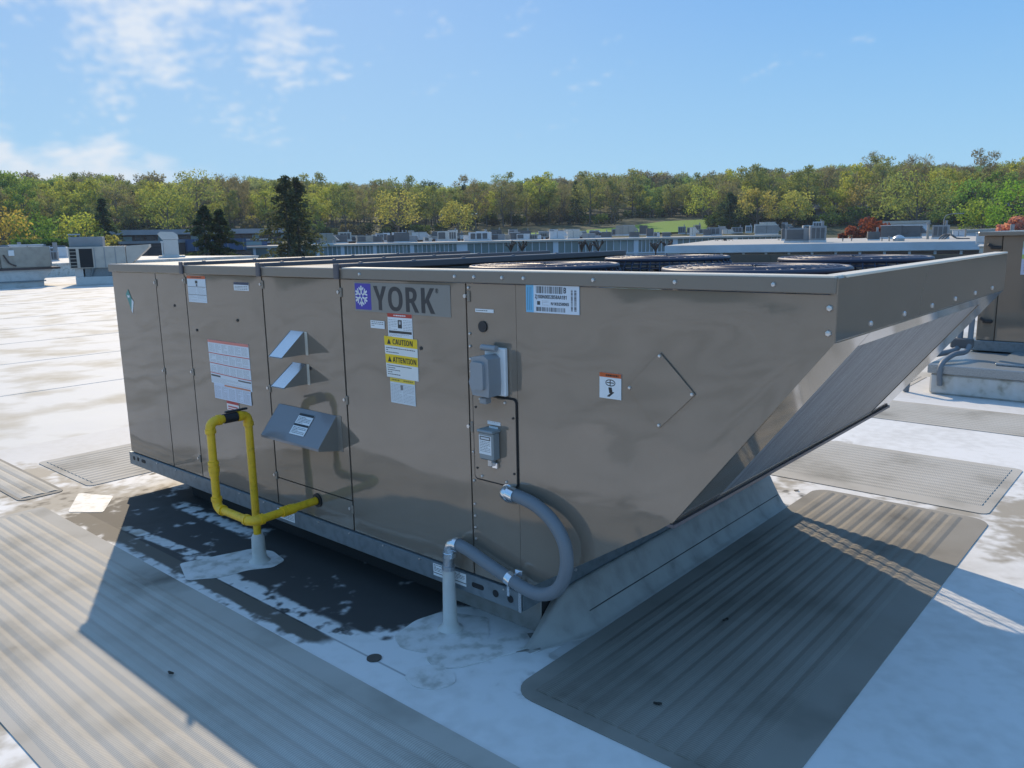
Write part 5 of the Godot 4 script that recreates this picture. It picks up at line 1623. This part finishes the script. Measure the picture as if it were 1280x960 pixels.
func broadleaf(sd: int, hgt: float, rad: float, leaves: int, size: float, bare := 0.0) -> Array:   # [crown, trunk]
	rg.seed = sd
	var vs := PackedVector3Array()
	var ns := PackedVector3Array()
	var cs := PackedColorArray()
	var tr := st()
	var lean := Vector3(rg.randf_range(-0.5, 0.5), 0, rg.randf_range(-0.5, 0.5))
	tube(tr, [Vector3.ZERO, lean * 0.5 + Vector3(0, hgt * 0.35, 0), lean + Vector3(0, hgt * 0.8, 0)], [0.26, 0.2, 0.05], 6, false)
	var clumps := []
	var nb := 13
	for k in nb:
		var y := hgt * lerpf(0.36, 0.95, (k + 0.5) / nb)
		var r := rad * sqrt(maxf(0.08, 1.0 - pow((y / hgt - 0.6) / 0.42, 2.0))) * rg.randf_range(0.45, 0.85)
		var a := k * 2.4 + rg.randf() * 0.8
		var p := lean * y / hgt + Vector3(cos(a) * r, y, sin(a) * r)
		clumps.append([p, rad * rg.randf_range(0.26, 0.48), rg.randf_range(0.72, 1.22)])
		var s := lean * 0.5 + Vector3(0, maxf(hgt * 0.25, y - r * 0.9 - 1.0), 0)
		tube(tr, [s, s.lerp(p, 0.5) + Vector3(0, -0.3, 0), p], [0.11, 0.07, 0.02], 5, false)
	var per := leaves / nb
	for c in clumps:
		for k in per:
			var d := rdir() * pow(rg.randf(), 0.45)
			d.y *= 0.75
			var p: Vector3 = c[0] + d * c[1]
			var u := rdir() * size * rg.randf_range(0.5, 1.1)
			var v := u.cross(rdir()).normalized() * size * rg.randf_range(0.4, 0.8)
			if rg.randf() < bare:
				u = (d + Vector3(0, 0.5, 0)).normalized() * size * 1.6
				v = u.cross(rdir()).normalized() * 0.05
			var t: float = c[2] * rg.randf_range(0.65, 1.25)
			leaf(vs, ns, cs, p, u, v, Color(t, t * rg.randf_range(0.92, 1.06), t * 0.9))
	return [commit(vs, ns, cs), done(tr)]

func conifer(sd: int, hgt: float, rad: float, tiers: int, per: int, size: float, full := 0.12, ragged := 0.25) -> Array:
	rg.seed = sd
	var vs := PackedVector3Array()
	var ns := PackedVector3Array()
	var cs := PackedColorArray()
	var tr := st()
	tube(tr, [Vector3.ZERO, Vector3(0, hgt * 0.97, 0)], [hgt * 0.018, 0.03], 7, false)
	for k in tiers:
		var f := (k + rg.randf() * 0.7) / tiers
		var y := hgt * lerpf(full, 0.985, f)
		var rr := rad * pow(1.0 - f, 0.66 if ragged > 0.55 else 0.75) * rg.randf_range(1.0 - ragged * 1.3, 1.0 + ragged * 0.5) + 0.15
		var a := rg.randf() * TAU
		var tip := Vector3(cos(a) * rr, y - rr * rg.randf_range(0.12, 0.4), sin(a) * rr)
		if k % 3 == 0: tube(tr, [Vector3(0, y, 0), tip], [0.05, 0.015], 4, false)
		var sh := rg.randf_range(0.6, 1.2)
		for j in per:
			var w := pow(rg.randf(), 0.7)
			if ragged > 0.45: w = pow(w, 0.65)
			var p := Vector3(0, y, 0).lerp(tip, w) + rdir() * size * 0.9 * Vector3(1, 0.6, 1)
			p.y -= rg.randf() * size * 1.1 * w
			var u := ((tip - Vector3(0, y, 0)).normalized() + rdir() * 0.8).normalized() * size * rg.randf_range(0.5, 1.0)
			var v := u.cross(rdir()).normalized() * size * rg.randf_range(0.22, 0.42)
			var t := sh * rg.randf_range(0.7, 1.25)
			leaf(vs, ns, cs, p, u, v, Color(t, t, t))
	return [commit(vs, ns, cs), done(tr)]

func plant_tree(pair: Array, leafm: Material, barkm: Material, called: String, label: String, at: Vector3, turn: float, sc: Vector3, group := "", category := "tree") -> Node3D:
	var t := thing(called, label, category, at, turn, group)
	t.scale = sc
	part(t, "trunk", pair[1], barkm)
	part(t, "crown", pair[0], leafm)
	return t

func forest() -> void:
	var bark := mat(0.13, 0.115, 0.095, 0.9)
	var kinds := [
		["yellow_green_tree", "yellow-green leafing tree on the wooded hillside", [leaf_mat(0.175, 0.18, 0.045), leaf_mat(0.205, 0.195, 0.05)], [broadleaf(11, 14, 5.6, 2300, 0.33), broadleaf(12, 15, 5.0, 2200, 0.32)]],
		["olive_tree", "olive-green leafing tree on the wooded hillside", [leaf_mat(0.1, 0.11, 0.045), leaf_mat(0.125, 0.125, 0.055)], [broadleaf(21, 15, 5.4, 2100, 0.33, 0.2), broadleaf(22, 16, 5.0, 2000, 0.32, 0.3)]],
		["budding_tree", "brownish budding tree with thin twigs on the wooded hillside", [leaf_mat(0.105, 0.085, 0.06), leaf_mat(0.12, 0.105, 0.075)], [broadleaf(31, 16, 5.0, 2000, 0.32, 0.7), broadleaf(32, 15, 5.4, 2000, 0.32, 0.8)]],
		["green_tree", "fresh green leafy tree on the wooded hillside", [leaf_mat(0.09, 0.13, 0.035), leaf_mat(0.12, 0.155, 0.045)], [broadleaf(41, 13, 5.0, 2100, 0.33), broadleaf(42, 15, 4.8, 2000, 0.33)]],
		["evergreen_tree", "dark evergreen standing among the hillside trees", [leaf_mat(0.022, 0.04, 0.022)], [conifer(51, 15, 4.6, 60, 16, 0.6), conifer(52, 17, 5.0, 64, 15, 0.6)]],
	]
	var weights := [0.24, 0.55, 0.87, 0.96, 1.0]
	rg.seed = 101
	var placed := 0
	var rest := []
	var plan := []
	var d := 226.0
	while d < 440.0:
		var stepm := 7.6 if d < 300 else 8.5
		var dpx := stepm / d * FPX
		var px := -70.0 + rg.randf() * dpx
		while px < 1360.0:
			var q := px + rg.randf_range(-0.35, 0.35) * dpx
			var dd := d + rg.randf_range(-4, 4)
			px += dpx
			if q > 630 and q < 872 and dd < (236.0 if q < 780 else 270.0): continue   # the lawn stays open
			plan.append([q, dd])
		d += 8.5 if d < 300 else 14.0
	for e in plan:
		var w := rg.randf()
		var k := 0
		while w > weights[k]: k += 1
		if e[0] < 460 and rg.randf() < 0.22: k = 0 if rg.randf() < 0.6 else 1
		if e[0] > 600 and e[0] < 900 and k == 0 and rg.randf() < 0.6: k = 2
		var vi := rg.randi() % 2
		var lm: Array = kinds[k][2]
		var sc := rg.randf_range(0.62, 0.98)
		var y := ground_at(e[0], e[1]) - 0.2
		if placed < 288:
			placed += 1
			plant_tree(kinds[k][3][vi], lm[rg.randi() % lm.size()], bark, kinds[k][0], kinds[k][1], spot(e[0], e[1], y), rg.randf() * TAU, Vector3(sc, sc * rg.randf_range(0.85, 1.15), sc), kinds[k][1].replace("tree on", "trees on"))
		else: rest.append([e[0], e[1], y, k, vi, sc, rg.randf() * TAU])
	far_forest(rest)
	# ---- single trees nearer than the woods
	var spruce := leaf_mat(0.02, 0.034, 0.02)
	var thin := leaf_mat(0.042, 0.048, 0.028)
	var tp := level(257, 256, 100.0) + 5.0
	plant_tree(conifer(61, tp, 4.4, 100, 60, 0.26, 0.1, 0.5), spruce, bark, "spruce_tree", "dark spruce, the left tip of the low pair before the blue building", spot(256, 100, -5), 0.3, Vector3.ONE)
	tp = level(275, 260, 101.0) + 5.0
	plant_tree(conifer(62, tp, 4.6, 100, 60, 0.26, 0.1, 0.5), spruce, bark, "spruce_tree", "dark spruce, the right tip of the low pair before the blue building", spot(275, 101, -5), 1.3, Vector3.ONE)
	tp = level(362, 217, 108.0) + 5.0
	plant_tree(conifer(63, tp, 5.3, 170, 24, 0.34, 0.12, 0.6), thin, bark, "spruce_tree", "tallest thin-branched spruce rising above the skyline, left tip of the pair", spot(360, 108, -5), 0.3, Vector3.ONE)
	tp = level(374, 219, 109.0) + 5.0
	plant_tree(conifer(64, tp, 4.7, 160, 24, 0.34, 0.12, 0.6), thin, bark, "spruce_tree", "tall thin-branched spruce rising above the skyline, right tip of the pair", spot(373, 109, -5), 2.3, Vector3.ONE)
	var gold := leaf_mat(0.24, 0.175, 0.05)
	var lime := leaf_mat(0.2, 0.2, 0.045)
	var spec := [
		[3, 165, 292, 264, 13.0, gold, "golden-orange leafing tree at the far left edge", 71],
		[42, 172, 300, 271, 11.0, leaf_mat(0.07, 0.12, 0.025), "deep green round tree behind the left-hand hedge", 72],
		[98, 168, 300, 270, 10.0, lime, "bright yellow-green tree above the white canopies, left", 73],
		[138, 140, 308, 294, 6.0, leaf_mat(0.2, 0.17, 0.05), "low tawny bush in front of the slab-roofed building", 74],
		[498, 205, 290, 238, 15.0, leaf_mat(0.185, 0.16, 0.05), "large tawny-gold tree standing in front of the woods, left of centre", 75],
		[574, 208, 286, 253, 11.0, leaf_mat(0.2, 0.175, 0.055), "small round tawny tree alone in front of the woods, centre", 76],
		[946, 212, 284, 236, 11.0, leaf_mat(0.2, 0.165, 0.06), "golden tree to the right of the dark evergreens, behind the grey units", 77],
		[992, 210, 284, 240, 11.0, leaf_mat(0.2, 0.185, 0.06), "round yellow tree left of the hillside house", 78],
		[886, 225, 290, 230, 13.0, leaf_mat(0.16, 0.165, 0.045), "yellow-green tree at the right end of the lawn", 79],
		[1076, 222, 280, 232, 12.0, leaf_mat(0.17, 0.13, 0.06), "round brown budding tree before the low hillside roof, right", 80],
		[1145, 190, 285, 218, 18.0, leaf_mat(0.135, 0.15, 0.05), "wide willow-green tree behind the right-hand roof", 81],
		[1122, 195, 285, 226, 14.0, leaf_mat(0.12, 0.125, 0.05), "open grey-green tree left of the wide willow-green one", 82],
		[1228, 180, 284, 252, 10.0, leaf_mat(0.14, 0.175, 0.035), "lime bushy tree right of the street lamp", 83],
		[1276, 170, 280, 228, 14.0, leaf_mat(0.085, 0.15, 0.02), "vivid green tree at the far right edge", 84],
		[1216, 215, 280, 226, 13.0, leaf_mat(0.09, 0.15, 0.03), "green tree above the lime bush, far right", 85],
		[1092, 128, 297, 274, 6.0, leaf_mat(0.11, 0.024, 0.02), "red-leaved bushy tree behind the dark roof units", 86],
		[1066, 126, 298, 283, 4.5, leaf_mat(0.12, 0.028, 0.022), "low red-leaved shrub left of the larger red tree", 87],
		[1272, 120, 285, 270, 5.0, leaf_mat(0.3, 0.12, 0.12), "pink blossoming shrub at the far right edge", 88],
		[210, 205, 290, 236, 13.0, leaf_mat(0.13, 0.14, 0.04), "olive tree behind the slab-roofed building", 89],
		[1087, 420, 205, 188, 12.0, leaf_mat(0.1, 0.095, 0.075), "bare-looking tree alone above the skyline, right", 92],
		[250, 220, 290, 212, 15.0, leaf_mat(0.15, 0.15, 0.05), "olive tree above the low spruce pair", 90],
	]
	for e in spec:
		var y := ground_at(e[0], e[1])
		var hh: float = maxf(3.0, level(e[0], e[3], e[1]) - y)
		plant_tree(broadleaf(e[7], hh, e[4] * 0.5, 1700, 0.3), e[5], bark, "round_tree" if hh > 6 else "shrub", e[6], spot(e[0], e[1], y), 0.0, Vector3.ONE, "", "tree" if hh > 6 else "shrub")
	for e in [[131, 168, 246.0, "dark broad evergreen left of the slab-roofed building", 4.0], [912, 216, 240.0, "dark green evergreen at the end of the lawn", 7.5], [928, 222, 248.0, "second dark evergreen right of the one by the lawn", 6.5], [1208, 215, 240.0, "spreading blue-green pine among the trees, far right", 5.0], [905, 228, 246.0, "low dark evergreen left of the two by the lawn", 4.0]]:
		var y := ground_at(e[0], e[1])
		var hh: float = level(e[0], e[2], e[1]) - y
		plant_tree(conifer(91 + int(e[0]), hh, e[4], 90, 22, 0.5, 0.06), leaf_mat(0.025, 0.042, 0.022), bark, "evergreen_tree", e[3], spot(e[0], e[1], y), 0.0, Vector3.ONE)
	# undergrowth along the foot of the woods
	rg.seed = 55
	var bush := [broadleaf(301, 3.4, 2.6, 500, 0.3), broadleaf(302, 2.6, 2.2, 450, 0.3)]
	var bm := [leaf_mat(0.05, 0.075, 0.025), leaf_mat(0.11, 0.13, 0.035), leaf_mat(0.07, 0.06, 0.04), leaf_mat(0.03, 0.045, 0.022)]
	for k in 92:
		var q := -20.0 + k * 14.6 + rg.randf_range(-5, 5)
		var dd := 219.0 + rg.randf_range(-4, 8)
		if q > 560 and q < 885: dd = (246.0 if q < 780 else 272.0) + rg.randf() * 5.0
		plant_tree(bush[rg.randi() % 2], bm[rg.randi() % 4], bark, "bush", "low bush in the undergrowth along the foot of the woods", spot(q, dd, ground_at(q, dd) - 0.5), rg.randf() * TAU, Vector3.ONE * rg.randf_range(0.8, 1.5), "bushes along the foot of the woods", "bush")
	# hedge on the left
	rg.seed = 7
	for e in [[40, 148, 6.0, "dark green clipped hedge, left half, behind the left-hand roofs"], [72, 146, 6.5, "dark green clipped hedge, right half, behind the left-hand roofs"]]:
		var vs := PackedVector3Array()
		var ns := PackedVector3Array()
		var cs := PackedColorArray()
		for k in 1500:
			var p := Vector3(rg.randf_range(-3, 3), 4.2 + rg.randf() * 2.6 + sin(rg.randf() * 6.0) * 0.2, rg.randf_range(-1.3, 1.3))
			var u := rdir() * 0.32
			var t := rg.randf_range(0.6, 1.3)
			leaf(vs, ns, cs, p, u, u.cross(rdir()).normalized() * 0.24, Color(t, t, t))
		var o := thing("hedge", e[3], "hedge", spot(e[0], e[1], -4.6), facing(e[0]))
		part(o, "foliage", commit(vs, ns, cs), leaf_mat(0.03, 0.065, 0.015))
		part(o, "stems", span(st(), Vector3(-2.6, 0, -0.5), Vector3(2.6, 4.6, 0.5)), mat(0.04, 0.04, 0.025, 0.9))
	# bare pruned shrubs before the glass front
	rg.seed = 19
	var twig := mat(0.045, 0.035, 0.03, 0.9)
	for e in [[638, 130, 1.9], [652, 130, 1.7], [727, 128, 2.3], [737, 128, 2.0], [748, 128, 2.4], [820, 126, 2.1], [834, 126, 1.9], [890, 122, 2.6], [901, 122, 2.4], [910, 122, 2.6], [975, 118, 2.0]]:
		var s := st()
		var base := level(e[0], 317, e[1]) + 5.6
		tube(s, [Vector3(0, 0, 0), Vector3(0, base, 0)], [0.16, 0.11], 6, false)
		for k in 9:
			var a := rg.randf() * TAU
			var p1 := Vector3(cos(a) * 0.45, base + rg.randf_range(0.3, 0.9), sin(a) * 0.45)
			var p2: Vector3 = p1 + Vector3(cos(a + 0.5) * 0.35, rg.randf_range(0.2, 0.6) * e[2] * 0.5, sin(a + 0.5) * 0.35)
			tube(s, [Vector3(0, base - 0.2, 0), p1, p2], [0.1, 0.09, 0.07], 5, true)
			box(s, p2, Vector3(0.3, 0.3, 0.3) * rg.randf_range(0.7, 1.2), 0.1, Basis(rdir(), rg.randf() * 3))
		tag(part(self, "pollarded_tree", s, twig), "dark knobbly pollarded tree in front of the teal windows", "tree", "pollarded trees before the glass front")
		var o: Node3D = get_child(get_child_count() - 1)
		o.position = spot(e[0], e[1], -5)

func far_forest(rest: Array) -> void:   # the woods beyond the first rows, one mass
	var vs := PackedVector3Array()
	var ns := PackedVector3Array()
	var cs := PackedColorArray()
	rg.seed = 404
	for k in 5:   # one clump of crowns, repeated
		var c := Vector3(cos(k * 1.26), 0, sin(k * 1.26)) * (3.2 if k else 0.0)
		var hg := rg.randf_range(11, 15)
		for b in 10:
			var a := b * 2.4
			var y := hg * lerpf(0.4, 0.95, b / 10.0)
			var r := 3.0 * sqrt(maxf(0.1, 1 - pow((y / hg - 0.6) / 0.42, 2))) * rg.randf_range(0.4, 0.9)
			var ctr := c + Vector3(cos(a) * r, y, sin(a) * r)
			var sh := rg.randf_range(0.65, 1.2)
			for j in 60:
				var d := rdir() * pow(rg.randf(), 0.5) * 1.7
				var u := rdir() * rg.randf_range(0.22, 0.45)
				var v := u.cross(rdir()).normalized() * rg.randf_range(0.15, 0.35)
				if rg.randf() < 0.3: v = v.normalized() * 0.06; u *= 1.8
				var t := sh * rg.randf_range(0.75, 1.2)
				leaf(vs, ns, cs, ctr + d, u, v, Color(t, t, t * 0.9))
	var mm := MultiMesh.new()
	mm.transform_format = MultiMesh.TRANSFORM_3D
	mm.use_colors = true
	mm.mesh = commit(vs, ns, cs)
	mm.instance_count = rest.size()
	var tint := [Color(0.17, 0.17, 0.05), Color(0.105, 0.11, 0.05), Color(0.105, 0.088, 0.065), Color(0.09, 0.13, 0.04), Color(0.03, 0.045, 0.028)]
	for i in rest.size():
		var e: Array = rest[i]
		var b := Basis(Vector3.UP, e[6]).scaled(Vector3(e[5], e[5] * rg.randf_range(0.85, 1.15), e[5]))
		mm.set_instance_transform(i, Transform3D(b, spot(e[0], e[1], e[2])))
		mm.set_instance_color(i, (tint[e[3]] * 2.5 + Color(0.034, 0.032, 0.02)) * rg.randf_range(0.85, 1.15))
	var o := MultiMeshInstance3D.new()
	o.multimesh = mm
	var m := mat(1, 1, 1, 0.85)
	m.vertex_color_use_as_albedo = true
	m.backlight_enabled = true
	m.backlight = lin(0.9, 1.0, 0.7)
	m.metallic_specular = 0.2
	o.material_override = m
	o.name = "far_woods"
	add_child(o, true)
	tag(o, "mass of spring woodland covering the upper hillside to the skyline", "woods", "", "stuff")
